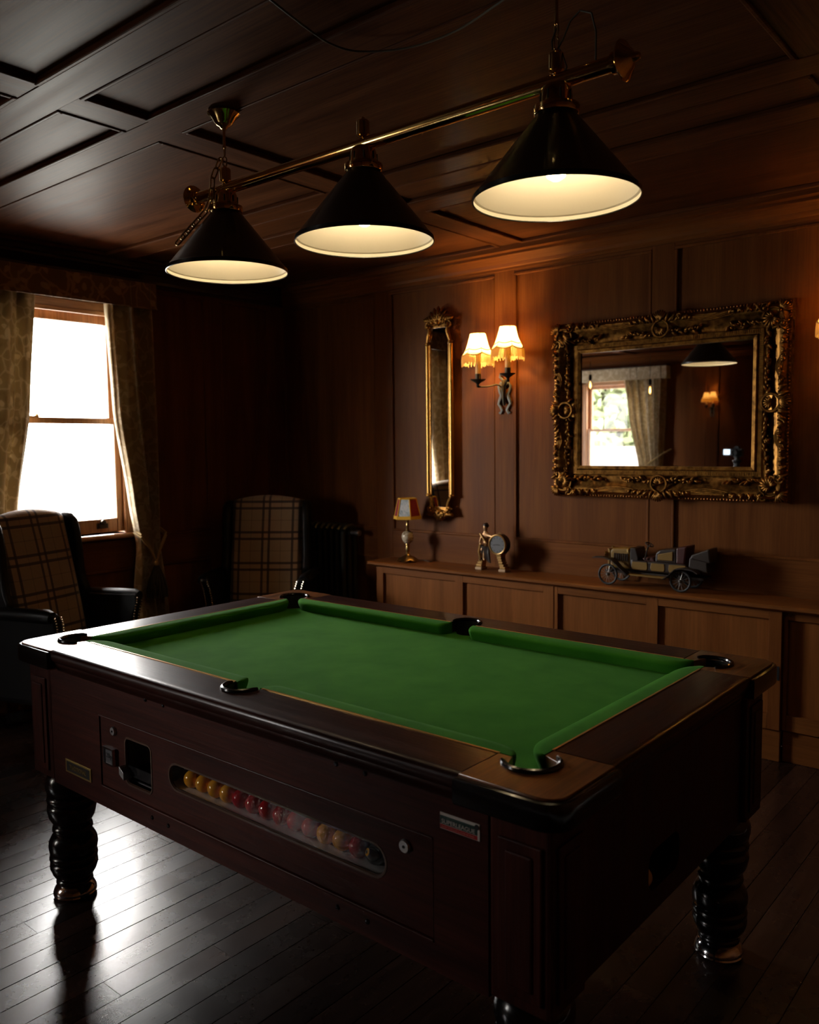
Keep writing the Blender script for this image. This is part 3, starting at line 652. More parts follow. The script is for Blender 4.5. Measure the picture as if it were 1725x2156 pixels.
# inside: ball tray, glass, coin chute box
MB().box(-0.215, 0.58, -0.5795, -0.5775, 0.558, 0.644).out('tray_window', 'tray_glass', T)
m_ = MB(); m_.prism([(-0.571, 0.535), (-0.571, 0.5635), (-0.550, 0.5635), (-0.541, 0.5625), (-0.530, 0.567), (-0.514, 0.59), (-0.508, 0.59), (-0.508, 0.535)], 'x', -0.235, 0.60); m_.out('ball_tray', 'tray_metal', T)
m_ = MB(); m_.box(-0.235, 0.60, -0.50, -0.49, 0.54, 0.68); m_.box(-0.235, 0.60, -0.571, -0.49, 0.66, 0.67); m_.box(-0.245, -0.235, -0.571, -0.49, 0.54, 0.68); m_.box(0.60, 0.61, -0.571, -0.49, 0.54, 0.68); m_.out('tray_housing', 'car_dark', T)
m_ = MB(); m_.box(-0.435, -0.275, -0.49, -0.48, 0.50, 0.67); m_.box(-0.437, -0.427, -0.567, -0.48, 0.50, 0.67); m_.box(-0.283, -0.273, -0.567, -0.48, 0.50, 0.67); m_.box(-0.435, -0.275, -0.567, -0.48, 0.662, 0.672); m_.box(-0.435, -0.275, -0.567, -0.48, 0.503, 0.513); m_.out('coin_box', 'coin_box_grey', T)
m_ = MB().box(-0.418, -0.293, -0.555, -0.551, 0.575, 0.654); m_.out('coin_box_window', 'tray_glass', T)
m_ = MB(); m_.box(-0.425, -0.293, -0.578, -0.500, 0.552, 0.556); m_.box(-0.425, -0.293, -0.5785, -0.575, 0.545, 0.575); m_.out('coin_slide', 'black_plastic', T)
m_ = MB(); m_.prism([(-0.425, 0.575), (-0.402, 0.560), (-0.402, 0.538), (-0.425, 0.552)], 'y', -0.602, -0.575); m_.out('slide_handle', 'dull_metal', T, bevel=0.001)
MB().box(-0.418, -0.293, -0.560, -0.555, 0.520, 0.524).out('coin_return_lip', 'dull_metal', T)
# coin mechanism
m_ = MB()
for q in ((-0.521, -0.466, 0.606, 0.611), (-0.521, -0.466, 0.560, 0.565), (-0.521, -0.516, 0.565, 0.606), (-0.471, -0.466, 0.565, 0.606)): m_.box(q[0], q[1], -AY - 0.010, -AY + 0.004, q[2], q[3])
cm = m_.out('coin_frame', 'chrome', T)
MB().box(-0.516, -0.471, -AY - 0.006, -AY + 0.004, 0.565, 0.606).out('coin_face', 'plaque_grey', T)
o = mkobj('lettering', fitw(textmesh('20p', 0.03), 0.030, 0.018), 'print_black', T); place(o, (-0.4935, -AY - 0.0064, 0.586), (PI / 2, 0, 0))
def lock(px, pz, r=0.013, par=T):
    l = MB().lathe([(0, -AY - 0.004), (r * 0.85, -AY - 0.004), (r, -AY - 0.001), (r, -AY + 0.004)], 18, (px, 0, pz), 'y').out('lock', 'dull_metal', T, smooth=True)
    m2 = MB().lathe([(0, -AY - 0.0052), (r * 0.24, -AY - 0.0052), (r * 0.24, -AY - 0.003)], 12, (px, 0, pz), 'y'); m2.out('keyhole', 'black_plastic', l)
lock(-0.476, 0.662); lock(0.628, 0.657, 0.0145)
for px, pz in ((-0.303, 0.788), (-0.22, 0.788), (0.433, 0.784), (0.52, 0.784), (-0.214, 0.456), (-0.29, 0.457), (0.43, 0.456), (0.52, 0.456)):
    MB().lathe([(0, -AY - 0.004), (0.004, -AY - 0.0035), (0.0065, -AY - 0.001), (0.007, -AY + 0.002)], 10, (px, 0, pz), 'y').out('screw_cap', 'black_plastic', T, smooth=True)
# brand plaque and sticker
pl = MB().box(-0.757, -0.606, -AY - 0.003, -AY + 0.002, 0.475, 0.517).out('name_plaque', 'plaque_gold', T, bevel=0.001)
MB().box(-0.748, -0.615, -AY - 0.0036, -AY, 0.481, 0.511).out('plaque_field', 'print_black', pl)
MB().box(-0.735, -0.628, -AY - 0.0039, -AY, 0.485, 0.507).out('plaque_panel', 'bronze_dark', pl)
o = mkobj('lettering', fitw(textmesh('TRADITIONAL', 0.02), 0.098, 0.013), 'plaque_gold', pl); place(o, (-0.6815, -AY - 0.0043, 0.496), (PI / 2, 0, 0))
stk = MB().box(0.722, 0.817, -AY - 0.0018, -AY + 0.001, 0.7245, 0.7575).out('maker_sticker', 'print_white', T); tag(stk, 'green, white and red maker sticker')
MB().box(0.7225, 0.812, -AY - 0.0022, -AY, 0.7345, 0.7515).out('sticker_field', 'print_green', stk)
MB().box(0.7225, 0.812, -AY - 0.0022, -AY, 0.7255, 0.7335).out('sticker_strip', 'print_red', stk)
o = mkobj('lettering', fitw(textmesh('SUPERLEAGUE', 0.012), 0.080, 0.0085), 'print_white', stk); place(o, (0.7665, -AY - 0.0026, 0.7402), (PI / 2, 0, 0))
o = mkobj('lettering', fitw(textmesh('MORE THAN JUST A GAME OF POOL', 0.006), 0.078, 0.0034), 'print_pink', stk); place(o, (0.766, -AY - 0.0026, 0.7294), (PI / 2, 0, 0))
MB().lathe([(0, -AY - 0.0032), (0.0052, -AY - 0.0032), (0.0056, -AY - 0.001)], 14, (0.8105, 0, 0.7505), 'y').out('sticker_ball', 'print_black', stk, smooth=True)
# far apron, ends
MB().box(-0.835, 0.835, AY - 0.02, AY, 0.42, 0.80).out('side_panel', 'table_side_x', T)
MB().box(-0.955, -0.935, -0.47, 0.47, 0.42, 0.80).out('end_panel', 'table_side_y', T)
hole = rrect(-0.135, 0.036, 0.472, 0.565, 0.03)
me = plate([[(-0.47, 0.42), (0.47, 0.42), (0.47, 0.80), (-0.47, 0.80)], hole], 0.02); o = mkobj('end_panel', me, 'table_side_y', T); o.rotation_euler = (PI / 2, 0, PI / 2); o.location = (0.945, 0, 0)
m_ = MB(); m_.box(0.84, 0.85, -0.15, 0.05, 0.46, 0.58); m_.box(0.84, 0.935, -0.15, 0.05, 0.46, 0.47); m_.box(0.84, 0.935, -0.15, 0.05, 0.575, 0.585); m_.box(0.84, 0.935, -0.155, -0.145, 0.46, 0.58); m_.box(0.84, 0.935, 0.045, 0.055, 0.46, 0.58)
m_.out('cue_ball_return', 'dark_void', T)
MB().box(-0.93, 0.93, -0.56, 0.56, 0.425, 0.432).out('underside', 'dark_void', T)
# corner posts with raised panels, legs
legprof = [(0.060, 0.425), (0.070, 0.418), (0.079, 0.395), (0.080, 0.375), (0.074, 0.352), (0.068, 0.348), (0.075, 0.343), (0.077, 0.332), (0.074, 0.322), (0.068, 0.318), (0.075, 0.312), (0.077, 0.298), (0.072, 0.272), (0.060, 0.250), (0.055, 0.246), (0.062, 0.240), (0.064, 0.230), (0.060, 0.220), (0.055, 0.217), (0.066, 0.208), (0.075, 0.190), (0.077, 0.172), (0.074, 0.152), (0.068, 0.148), (0.074, 0.143), (0.076, 0.134), (0.074, 0.125), (0.068, 0.121), (0.075, 0.114), (0.075, 0.102), (0.068, 0.082), (0.058, 0.066), (0.052, 0.063), (0.057, 0.058), (0.058, 0.050), (0.052, 0.043), (0.046, 0.040)]
footprof = [(0.046, 0.046), (0.052, 0.043), (0.061, 0.034), (0.066, 0.024), (0.068, 0.018), (0.066, 0.014), (0.068, 0.010), (0.064, 0.004), (0.052, 0.0), (0, 0.0)]
for sx in (-1, 1):
    for sy in (-1, 1):
        m_ = MB(); pts = rrect(0.838, 0.972, 0.452, 0.586, 0.008, 2)
        m_.prism([(sx * a, sy * b2) for a, b2 in pts], 'z', 0.43, 0.80)
        po = m_.out('corner_post', 'table_side_z', T)
        for q in range(2):
            c0, c1 = ((0.86, 0.955) if q == 0 else (0.474, 0.566))
            def bxq(i0, i1, z0, z1, dep):
                if q == 0: return MB().box(min(sx * i0, sx * i1), max(sx * i0, sx * i1), min(sy * 0.586, sy * (0.586 + dep)), max(sy * 0.586, sy * (0.586 + dep)), z0, z1)
                return MB().box(min(sx * 0.972, sx * (0.972 + dep)), max(sx * 0.972, sx * (0.972 + dep)), min(sy * i0, sy * i1), max(sy * i0, sy * i1), z0, z1)
            bxq(c0, c1, 0.452, 0.752, 0.006).out('raised_panel', 'table_side_z', po, bevel=0.004); bxq(c0 + 0.018, c1 - 0.018, 0.472, 0.732, 0.010).out('raised_field', 'table_side_z', po, bevel=0.004)
        lg = MB().lathe(legprof, 36, (sx * 0.888, sy * 0.5055, 0)).out('leg', 'black_gloss', T, smooth=True, angle=70)
        MB().lathe(footprof, 36, (sx * 0.888, sy * 0.5055, 0)).out('foot_cup', 'chrome', lg, smooth=True, angle=50)
# balls in the tray
BR = 0.0245
seq = ['y', 'y', 'y', 'y', 'r', 'r', 'r', 'r', 'r', 'r', 'y', 'y', 'r', 'b']
words = ['first', 'second', 'third', 'fourth', 'fifth', 'sixth', 'seventh', 'eighth', 'ninth', 'tenth', 'eleventh', 'twelfth', 'thirteenth']
bme = {}
for k_, mt in (('y', 'ball_yellow'), ('r', 'ball_red'), ('b', 'ball_black'), ('w', 'ball_white')):
    t_ = MB().sphere((0, 0, 0), BR, 24, 16); me = bpy.data.meshes.new('pool_ball'); t_.bm.to_mesh(me); t_.bm.free(); me.materials.append(M(mt))
    for p in me.polygons: p.use_smooth = True
    bme[k_] = me
x = -0.122
for i, k_ in enumerate(seq):
    x_ = -0.158 + i * 0.0513
    o = bpy.data.objects.new('pool_ball', bme[k_]); C.objects.link(o); o.location = (x_, -0.541, 0.5628 + BR)
    nm = {'y': 'yellow', 'r': 'red', 'b': 'black'}[k_]
    if k_ == 'b':
        tag(o, 'black eight ball at the right end of the ball tray', 'pool ball', 'balls in the tray window')
        o.rotation_euler = (math.radians(-20), 0, math.radians(-25))
        dsk = MB().lathe([(0, -BR - 0.0003), (0.006, -BR + 0.0006), (0.0085, -BR + 0.0014), (0.0085, -BR + 0.003)], 16, (0, 0, 0), 'y').out('number_spot', 'ball_yellow', o, smooth=True)
        tx = mkobj('lettering', fitw(textmesh('8', 0.01), 0.005, 0.008), 'print_black', dsk); tx.location = (0, -BR - 0.0006, 0); tx.rotation_euler = (PI / 2, 0, 0)
    else: tag(o, '%s pool ball, %s from the left in the tray window' % (nm, words[i]), 'pool ball', 'balls in the tray window')
o = bpy.data.objects.new('cue_ball', bme['w']); C.objects.link(o); o.location = (0.928, -0.112, 0.47 + BR + 0.001); tag(o, 'cream white cue ball in the end return of the pool table', 'pool ball')

# ------------------------------------------------------------------ hanging billiard light
BZ = 2.345
L = thing('billiard_light', (0, 0, ZC), 'brass bar light with three black cone shades hanging over the pool table', 'ceiling light')
MB().lathe([(0.0190, -0.80), (0.0190, 0.80)], 24, (0, 0, BZ), 'x').out('bar', 'brass', L, smooth=True)
for s_, h in ((-1, 0), (1, 0)):
    prof = [(0.0190, 0.785), (0.025, 0.787), (0.025, 0.797), (0.018, 0.80), (0.040, 0.806), (0.046, 0.812), (0.042, 0.818), (0.030, 0.824), (0.022, 0.832), (0.012, 0.837), (0.010, 0.846), (0.006, 0.852), (0, 0.854)]
    MB().lathe([(r, s_ * x_) for r, x_ in prof], 28, (0, 0, BZ), 'x').out('end_cap', 'brass', L, smooth=True)
shades = []
for i, sx in enumerate((-0.637, 0.0, 0.637)):
    zb, zt_, R1, R0 = 2.068, 2.272, 0.203, 0.045
    MB().lathe([(R1, zb), (R1, zb + 0.011), (R1 - 0.004, zb + 0.0135), (R0, zt_)], 64, (sx, 0, 0), cap=False).out('shade', 'shade_black', L, smooth=True)
    sh = MB().lathe([(R1 - 0.0012, zb), (R1 - 0.0012, zb + 0.011), (R1 - 0.0065, zb + 0.0138), (R0 - 0.002, zt_ - 0.003), (0, zt_ - 0.004)], 64, (sx, 0, 0), cap=False).out('shade_lining', 'shade_cream', L, smooth=True, angle=20)
    MB().tube([(sx + R1 * math.cos(t), R1 * math.sin(t), zb) for t in [2 * PI * k / 64 for k in range(64)]], 0.0022, 6, closed=True).out('shade_rim', 'shade_black', L, smooth=True)
    hd = MB().lathe([(0.054, 2.268), (0.056, 2.272), (0.056, 2.287), (0.044, 2.290), (0.040, 2.294), (0.038, 2.322), (0.034, 2.333), (0.022, 2.340), (0.0, 2.341)], 28, (sx, 0, 0)).out('shade_holder', 'brass', L, smooth=True)
    for k in range(8):
        t = 2 * PI * k / 8
        MB().tube([(sx + 0.0385 * math.cos(t), 0.0385 * math.sin(t), 2.297), (sx + 0.0385 * math.cos(t), 0.0385 * math.sin(t), 2.318)], 0.0028, 6).out('vent_slot', 'bronze_dark', hd)
    MB().lathe([(0.0, 2.362), (0.010, 2.366), (0.019, 2.372), (0.019, 2.408), (0.016, 2.412), (0.006, 2.414), (0.006, 2.420), (0.0, 2.424)], 20, (sx, 0, 0)).out('finial', 'brass', L, smooth=True)
    MB().lathe([(0.013, 2.268), (0.013, 2.235), (0.016, 2.232), (0.016, 2.19)], 14, (sx, 0, 0)).out('bulb_socket', 'black_plastic', L, smooth=True)
    MB().lathe([(0.010, 2.197), (0.013, 2.189), (0.023, 2.170), (0.0285, 2.153), (0.0285, 2.140), (0.022, 2.122), (0.010, 2.114), (0, 2.113)], 20, (sx, 0, 0)).out('bulb', 'bulb_warm', L, smooth=True)
# suspension: rose, stem, chain
def link_mesh():
    pts = [(0.0055 * math.cos(t), 0, (0.007 if math.sin(t) > 0 else -0.007) + 0.0055 * math.sin(t)) for t in [2 * PI * k / 16 for k in range(16)]]
    t_ = MB().tube(pts, 0.0018, 6, closed=True); bmesh.ops.recalc_face_normals(t_.bm, faces=t_.bm.faces)
    me = bpy.data.meshes.new('chain_link'); t_.bm.to_mesh(me); t_.bm.free(); me.materials.append(M('brass_aged'))
    for p in me.polygons: p.use_smooth = True
    return me
LM = link_mesh()
def chain(pts, scale=1.0):
    pts = [Vector(p) for p in pts]; step = 0.0205 * scale; acc = 0; k = 0
    for a, b2 in zip(pts, pts[1:]):
        d = b2 - a; n = max(1, round(d.length / step))
        for i in range(n):
            c = a + d * ((i + 0.5) / n); q = d.to_track_quat('Z', 'Y'); 
            o = bpy.data.objects.new('chain_link', LM); C.objects.link(o); o.parent = L; o.location = c - L.location; o.scale = (scale, scale, scale)
            o.rotation_mode = 'QUATERNION'; o.rotation_quaternion = q @ Matrix.Rotation(PI / 2 * (k % 2) + 0.4, 3, 'Z').to_quaternion(); k += 1
for sx in (-0.637, 0.637):
    prof = [(0.0, 2.540), (0.010, 2.541), (0.014, 2.548), (0.022, 2.551), (0.030, 2.560), (0.040, 2.577), (0.050, 2.586), (0.054, 2.590), (0.050, 2.594), (0.050, 2.60)]
    t_ = MB().lathe(prof, 32, (sx, 0, 0))
    for v in t_.bm.verts:
        r = math.hypot(v.co.x - sx, v.co.y); a = math.atan2(v.co.y, v.co.x - sx)
        if r > 0.03: f_ = 1 + 0.035 * math.cos(16 * a); v.co.x = sx + (v.co.x - sx) * f_; v.co.y *= f_
    t_.out('ceiling_rose', 'brass', L, smooth=True, angle=60)
    MB().lathe([(0.0, 2.478), (0.006, 2.479), (0.006, 2.487), (0.0045, 2.489), (0.0045, 2.535), (0.0065, 2.537), (0.0065, 2.545)], 12, (sx, 0, 0)).out('stem', 'brass', L, smooth=True)
    chain([(sx, 0, 2.480), (sx, 0, 2.420)], 1.2)
fv = Vector((-0.75, -0.66, 0))
chain([(-0.645, -0.01, 2.445), (-0.665, -0.03, 2.38), (-0.672, -0.035, 2.31), (-0.685, -0.048, 2.27), (-0.735, -0.088, 2.205), (-0.765, -0.108, 2.168)], 1.6)
MB().tube([(0.637, 0, 2.47), (0.628, -0.006, 2.44), (0.632, -0.01, 2.418)], 0.0022, 6).out('flex', 'cable_brown', L, smooth=True)
MB().tube([(0.64, 0.0, 2.42), (0.652, 0.004, 2.44), (0.675, 0.0, 2.475), (0.70, 0.0, 2.49), (0.73, 0.0, 2.475), (0.742, 0.0, 2.43), (0.742, 0.0, 2.358)], 0.0022, 6).out('flex', 'cable_brown', L, smooth=True)
MB().tube([(0.645, 0.0, 2.42), (0.655, -0.003, 2.405), (0.668, -0.004, 2.37), (0.655, -0.012, 2.335), (0.668, -0.016, 2.318), (0.66, -0.016, 2.31)], 0.0018, 6).out('flex', 'cable_brown', L, smooth=True)
# slack cable along the ceiling
pts = [(0.10, -0.62, 2.597), (0.051, -0.393, 2.585), (0.017, -0.225, 2.58), (0.007, -0.127, 2.578), (0.037, -0.045, 2.578), (0.155, 0.022, 2.576), (0.307, 0.04, 2.58), (0.478, 0.011, 2.592), (0.60, -0.02, 2.597)]
def smooth_pts(p, n=6):
    p = [Vector(q) for q in p]; out = []
    for i in range(len(p) - 1):
        a, b2, c, d = p[max(i - 1, 0)], p[i], p[i + 1], p[min(i + 2, len(p) - 1)]
        for k in range(n):
            t = k / n; out.append(0.5 * ((2 * b2) + (-a + c) * t + (2 * a - 5 * b2 + 4 * c - d) * t * t + (-a + 3 * b2 - 3 * c + d) * t ** 3))
    return [tuple(q) for q in out + [p[-1]]]
tag(MB().tube(smooth_pts(pts), 0.003, 8).out('ceiling_cable', 'cable_grey', None, smooth=True), 'thin grey cable swagged across the dark ceiling', 'cable')

# ------------------------------------------------------------------ wingback armchairs
def armchair(label, loc, rz, group):
    A = thing('wingback_armchair', (0, 0, 0), label, 'armchair', group)
    MB().box(-0.285, 0.285, -0.27, 0.22, 0.17, 0.34).out('seat_base', 'black_leather', A, bevel=0.025, seg=3, smooth=True)
    m_ = MB(); m_.grid(lambda u, v: (-0.25 + 0.5 * u, -0.30 + 0.40 * v, 0.345 + 0.10 * (1 - abs(2 * u - 1) ** 6) ** 0.5 * (1 - abs(2 * v - 1) ** 6) ** 0.5), 20, 16)
    m_.out('seat_cushion', 'black_leather', A, smooth=True, angle=0)
    def yb(z): return 0.02 + 0.217 * (z - 0.42)
    def top(x): return 1.115 + 0.038 * math.cos(PI * x / 0.52)
    HW = 0.238
    def bf(u, v):
        x_ = -HW + 2 * HW * u; zt_ = top(x_); e = 1 - abs(2 * u - 1) ** 8
        if v < 0.8:
            z = 0.40 + (zt_ - 0.045 - 0.40) * (v / 0.8); y_ = yb(z) - 0.040 * e ** 0.5 - 0.012 * math.sin(PI * min(1, v / 0.8)) * e
        else:
            t = (v - 0.8) / 0.2 * PI * 0.95; z = zt_ - 0.045 + 0.045 * math.sin(t); y_ = yb(zt_ - 0.045) - 0.040 * e ** 0.5 + 0.055 * (1 - math.cos(t)) * 0.9
        return (x_, y_, z)
    MB().grid(bf, 32, 40).out('back_cushion', 'plaid_wool', A, smooth=True, angle=0)
    m_ = MB(); m_.prism([(yb(0.30) + 0.005, 0.30), (yb(1.07) + 0.005, 1.07), (yb(1.09) + 0.02, 1.095), (yb(1.09) + 0.055, 1.09), (yb(1.0) + 0.065, 1.0), (yb(0.30) + 0.09, 0.30)], 'x', -0.262, 0.262)
    m_.out('back_shell', 'black_leather', A, bevel=0.02, seg=3, smooth=True)
    for s_ in (-1, 1):
        wp = [(0.212, 1.095), (0.175, 1.120), (0.120, 1.112), (0.088, 1.078), (0.072, 1.02), (0.062, 0.92), (0.056, 0.82), (0.044, 0.74), (0.018, 0.685), (0.05, 0.60), (0.12, 0.40), (0.20, 0.40)]
        t_ = MB().prism(wp, 'x', s_ * 0.232, s_ * 0.283)
        for v in t_.bm.verts: v.co.x += s_ * 0.02 * max(0, (0.15 - v.co.y)) / 0.1 * 0.5
        t_.out('wing', 'black_leather', A, bevel=0.018, seg=3, smooth=True)
        ap = [(0.16, 0.655), (-0.285, 0.668), (-0.303, 0.655), (-0.308, 0.62), (-0.300, 0.56), (-0.292, 0.50), (-0.298, 0.45), (-0.318, 0.41), (-0.350, 0.385), (-0.352, 0.365), (-0.30, 0.345), (-0.27, 0.20), (0.20, 0.20), (0.20, 0.60)]
        t_ = MB().prism(ap, 'x', s_ * 0.252, s_ * 0.302)
        fl = lambda z_: s_ * 0.022 * min(1.5, ((z_ - 0.51) / 0.13) ** 2) if z_ > 0.36 else 0
        for v in t_.bm.verts: v.co.x += fl(v.co.z)
        t_.out('arm', 'black_leather', A, bevel=0.014, seg=3, smooth=True)
        pts = [(s_ * 0.318, y_, z_) for y_, z_ in ((0.15, 0.645), (0.0, 0.650), (-0.15, 0.652), (-0.26, 0.652), (-0.292, 0.648))]
        MB().tube(pts, [0.030, 0.034, 0.036, 0.037, 0.030], 14).out('arm_roll', 'black_leather', A, smooth=True)
        nb = MB()
        edge = [(-0.310, 0.645), (-0.312, 0.62), (-0.304, 0.56), (-0.296, 0.50), (-0.302, 0.45), (-0.322, 0.41), (-0.354, 0.385)]
        for (ya, za), (yb_, zb_) in zip(edge, edge[1:]):
            n = max(1, round(math.hypot(yb_ - ya, zb_ - za) / 0.016))
            for k in range(n):
                t = k / n
                for xo in (0.257, 0.297): nb.sphere((s_ * xo + fl(za + (zb_ - za) * t), ya + (yb_ - ya) * t - 0.001, za + (zb_ - za) * t), 0.0052, 6, 4)
        tag(nb.out('nail_trim', 'nail_brass', A, smooth=True), kind='stuff')
        MB().tube([(s_ * 0.25, -0.235, 0.18), (s_ * 0.262, -0.25, 0.13), (s_ * 0.255, -0.25, 0.05), (s_ * 0.26, -0.262, 0.0)], [0.03, 0.028, 0.016, 0.020], 12).out('leg', 'mahogany_z', A, smooth=True)
        MB().tube([(s_ * 0.25, 0.19, 0.20), (s_ * 0.25, 0.215, 0.10), (s_ * 0.25, 0.25, 0.0)], [0.026, 0.022, 0.016], 10).out('leg', 'mahogany_z', A, smooth=True)
    A.location = loc; A.rotation_euler = (0, 0, rz); return A
armchair('plaid wingback armchair with black leather arms, in front of the bright window', (-2.635, 0.358, 0), math.radians(108), 'plaid wingback armchairs')
armchair('plaid wingback armchair in the dark corner beside the radiator', (-2.52, 1.71, 0), math.radians(36), 'plaid wingback armchairs')

# ------------------------------------------------------------------ radiator
Rd = thing('radiator', (-2.45, 2.24, 0), 'dark cast iron column radiator in the corner behind the armchair', 'radiator')
t_ = MB()
for yy in (-0.055, 0.0, 0.055):
    t_.tube([(0, yy, 0.10), (0, yy, 0.90)], 0.017, 10)
t_.tube([(0, -0.055, 0.905), (0, -0.03, 0.93), (0, 0.03, 0.93), (0, 0.055, 0.905)], 0.019, 10); t_.tube([(0, -0.055, 0.10), (0, -0.03, 0.085), (0, 0.03, 0.085), (0, 0.055, 0.10)], 0.019, 10)
t_.lathe([(0.026, -0.027), (0.026, 0.027)], 14, (0, 0, 0.89), 'x'); t_.lathe([(0.026, -0.027), (0.026, 0.027)], 14, (0, 0, 0.12), 'x')
first = None
for i in range(8):
    if first is None: o = t_.out('section', 'cast_iron', Rd, smooth=True); first = o
    else: o = first.copy(); C.objects.link(o); o.parent = Rd
    o.location = (-0.20 + i * 0.0555, 0, 0)
for sx in (-0.2, 0.19):
    MB().lathe([(0.02, 0.0), (0.015, 0.02), (0.013, 0.09)], 12, (-2.45 + sx, 2.24, 0)).out('foot', 'cast_iron', Rd, smooth=True)
MB().lathe([(0.013, 0), (0.013, 0.05), (0.02, 0.055), (0.02, 0.085), (0.008, 0.09), (0, 0.09)], 12, (-2.45 + 0.205, 2.24, 0.89), 'x').out('valve', 'dull_metal', Rd, smooth=True)

# ------------------------------------------------------------------ low cupboards along the mirror wall and their worktop
ZW = 0.735
wt = MB(); wt.prism([(2.345, 0.707), (2.105, 0.707), (2.095, 0.712), (2.086, 0.718), (2.086, 0.728), (2.092, ZW - 0.001), (2.098, ZW), (2.345, ZW)], 'x', -1.955, XR - 0.02)
tag(wt.out('worktop', 'cabinet_wood_x', None, smooth=True, angle=40), 'long polished wood worktop running under the gilt mirrors', 'worktop')
def cupboard(label, x0, x1, stiles, yf):
    K = thing('low_cupboard', ((x0 + x1) / 2, 2.23, 0), label, 'cupboard', 'low cupboards along the wall')
    MB().box(x0 + 0.001, x1 - 0.001, yf + 0.03, 2.335, 0.14, 0.706).out('carcass', 'cabinet_wood_z', K)
    MB().box(x0 + 0.001, x1 - 0.001, yf + 0.012, yf + 0.03, 0.0, 0.148).out('plinth', 'cabinet_wood_x', K, bevel=0.003)
    for a, b2 in stiles: MB().box(a, b2, yf, yf + 0.03, 0.15, 0.706).out('stile', 'cabinet_wood_z', K, bevel=0.0015)
    xs_ = [v for st in stiles for v in st]
    for k in range(1, len(xs_) - 1, 2):
        a, b2 = xs_[k], xs_[k + 1]
        MB().box(a, b2, yf + 0.001, yf + 0.03, 0.664, 0.706).out('top_rail', 'cabinet_wood_x', K, bevel=0.0015); MB().box(a, b2, yf + 0.001, yf + 0.03, 0.15, 0.222).out('bottom_rail', 'cabinet_wood_x', K, bevel=0.0015)
        MB().box(a, b2, yf + 0.017, yf + 0.029, 0.222, 0.664).out('door_panel', 'cabinet_wood_z', K)
    return K
k1 = cupboard('low wood cupboard under the tall narrow mirror', -1.90, -0.602, [(-1.90, -1.845), (-1.272, -1.215), (-0.667, -0.603)], 2.118)
k2 = cupboard('low wood cupboard under the model car', -0.598, 0.580, [(-0.598, -0.578), (-0.070, -0.010), (0.522, 0.579)], 2.118)
k3 = cupboard('dark low wood cupboard at the right edge of the picture', 0.582, XR - 0.03, [(0.582, 0.60), (1.26, 1.32), (1.98, 2.04), (2.6, 2.66)], 2.14)
for K, px, pz in ((k1, -1.86, 0.43), (k1, -0.63, 0.43), (k2, 0.545, 0.42)): MB().box(px - 0.012, px + 0.028, 2.1165, 2.128, pz - 0.035, pz + 0.03).out('finger_pull', 'dark_void', K)

# ------------------------------------------------------------------ table lamp
lx, ly = -1.718, 2.215
TL = thing('table_lamp', (lx, ly, ZW), 'small onyx and brass table lamp with red and yellow paneled shade', 'lamp')
t_ = MB().lathe([(0.0, 0.002), (0.058, 0.002), (0.064, 0.008), (0.052, 0.022), (0.040, 0.030), (0.022, 0.040), (0.014, 0.046), (0.011, 0.052)], 40, (lx, ly, ZW))
for v in t_.bm.verts:
    dx, dy = v.co.x - lx, v.co.y - ly; r = math.hypot(dx, dy)
    if r > 0.02:
        a = math.atan2(dy, dx); k = 1 + 0.14 * math.cos(5 * a) * min(1, (r - 0.02) / 0.03); v.co.x = lx + dx * k; v.co.y = ly + dy * k; v.co.z += 0.010 * (0.5 + 0.5 * math.cos(5 * a + PI)) * (r - 0.02) / 0.04
t_.out('base', 'brass_aged', TL, smooth=True)
MB().lathe([(0.011, 0.048), (0.013, 0.056), (0.010, 0.062), (0.014, 0.085), (0.010, 0.102), (0.014, 0.110), (0.012, 0.118)], 16, (lx, ly, ZW)).out('lower_stem', 'brass_aged', TL, smooth=True)
MB().lathe([(0.010, 0.115), (0.022, 0.122), (0.034, 0.142), (0.0385, 0.162), (0.035, 0.180), (0.024, 0.192), (0.012, 0.196)], 28, (lx, ly, ZW)).out('onyx_ball', 'onyx', TL, smooth=True)
MB().lathe([(0.012, 0.193), (0.015, 0.198), (0.010, 0.204), (0.009, 0.225), (0.012, 0.230), (0.009, 0.236), (0.009, 0.262), (0.013, 0.268), (0.011, 0.280)], 16, (lx, ly, ZW)).out('upper_stem', 'brass_aged', TL, smooth=True)
a0 = math.radians(-66); rb_, rt_, z0_, z1_ = 0.088, 0.058, ZW + 0.278, ZW + 0.402
def hexp(k, r, z, a=a0): t = a + (k - 0.5) * PI / 3; return Vector((lx + r * math.cos(t), ly + r * math.sin(t), z))
for k in range(6):
    p = [hexp(k, rb_, z0_), hexp(k + 1, rb_, z0_), hexp(k + 1, rt_, z1_), hexp(k, rt_, z1_)]
    c = sum(p, Vector()) / 4; t_ = MB(); vs = [t_.bm.verts.new(c + (q - c) * 0.99) for q in p]; t_.bm.faces.new(vs); t_.out('shade_panel', 'lamp_picture' if k % 2 == 0 else 'lamp_red', TL, solid=0.002)
    for qa, qb, r_ in ((p[0], p[3], 0.0042), (p[3], p[2], 0.005)): MB().tube([qa, qb], r_, 6).out('shade_braid', 'lamp_yellow', TL)
    t_ = MB(); h = Vector((0, 0, 0.016)); dn = Vector((0, 0, 0.004)); o_ = (p[0] + p[1]) / 2 - Vector((lx, ly, z0_)); o_.z = 0; o_ = o_.normalized() * 0.003
    vs = [t_.bm.verts.new(q) for q in (p[0] + o_ - dn, p[1] + o_ - dn, p[1] + o_ * 0.6 + h + (p[2] - p[1]) * 0.02, p[0] + o_ * 0.6 + h)]; t_.bm.faces.new(vs); t_.out('shade_fringe', 'lamp_yellow', TL, solid=0.003)
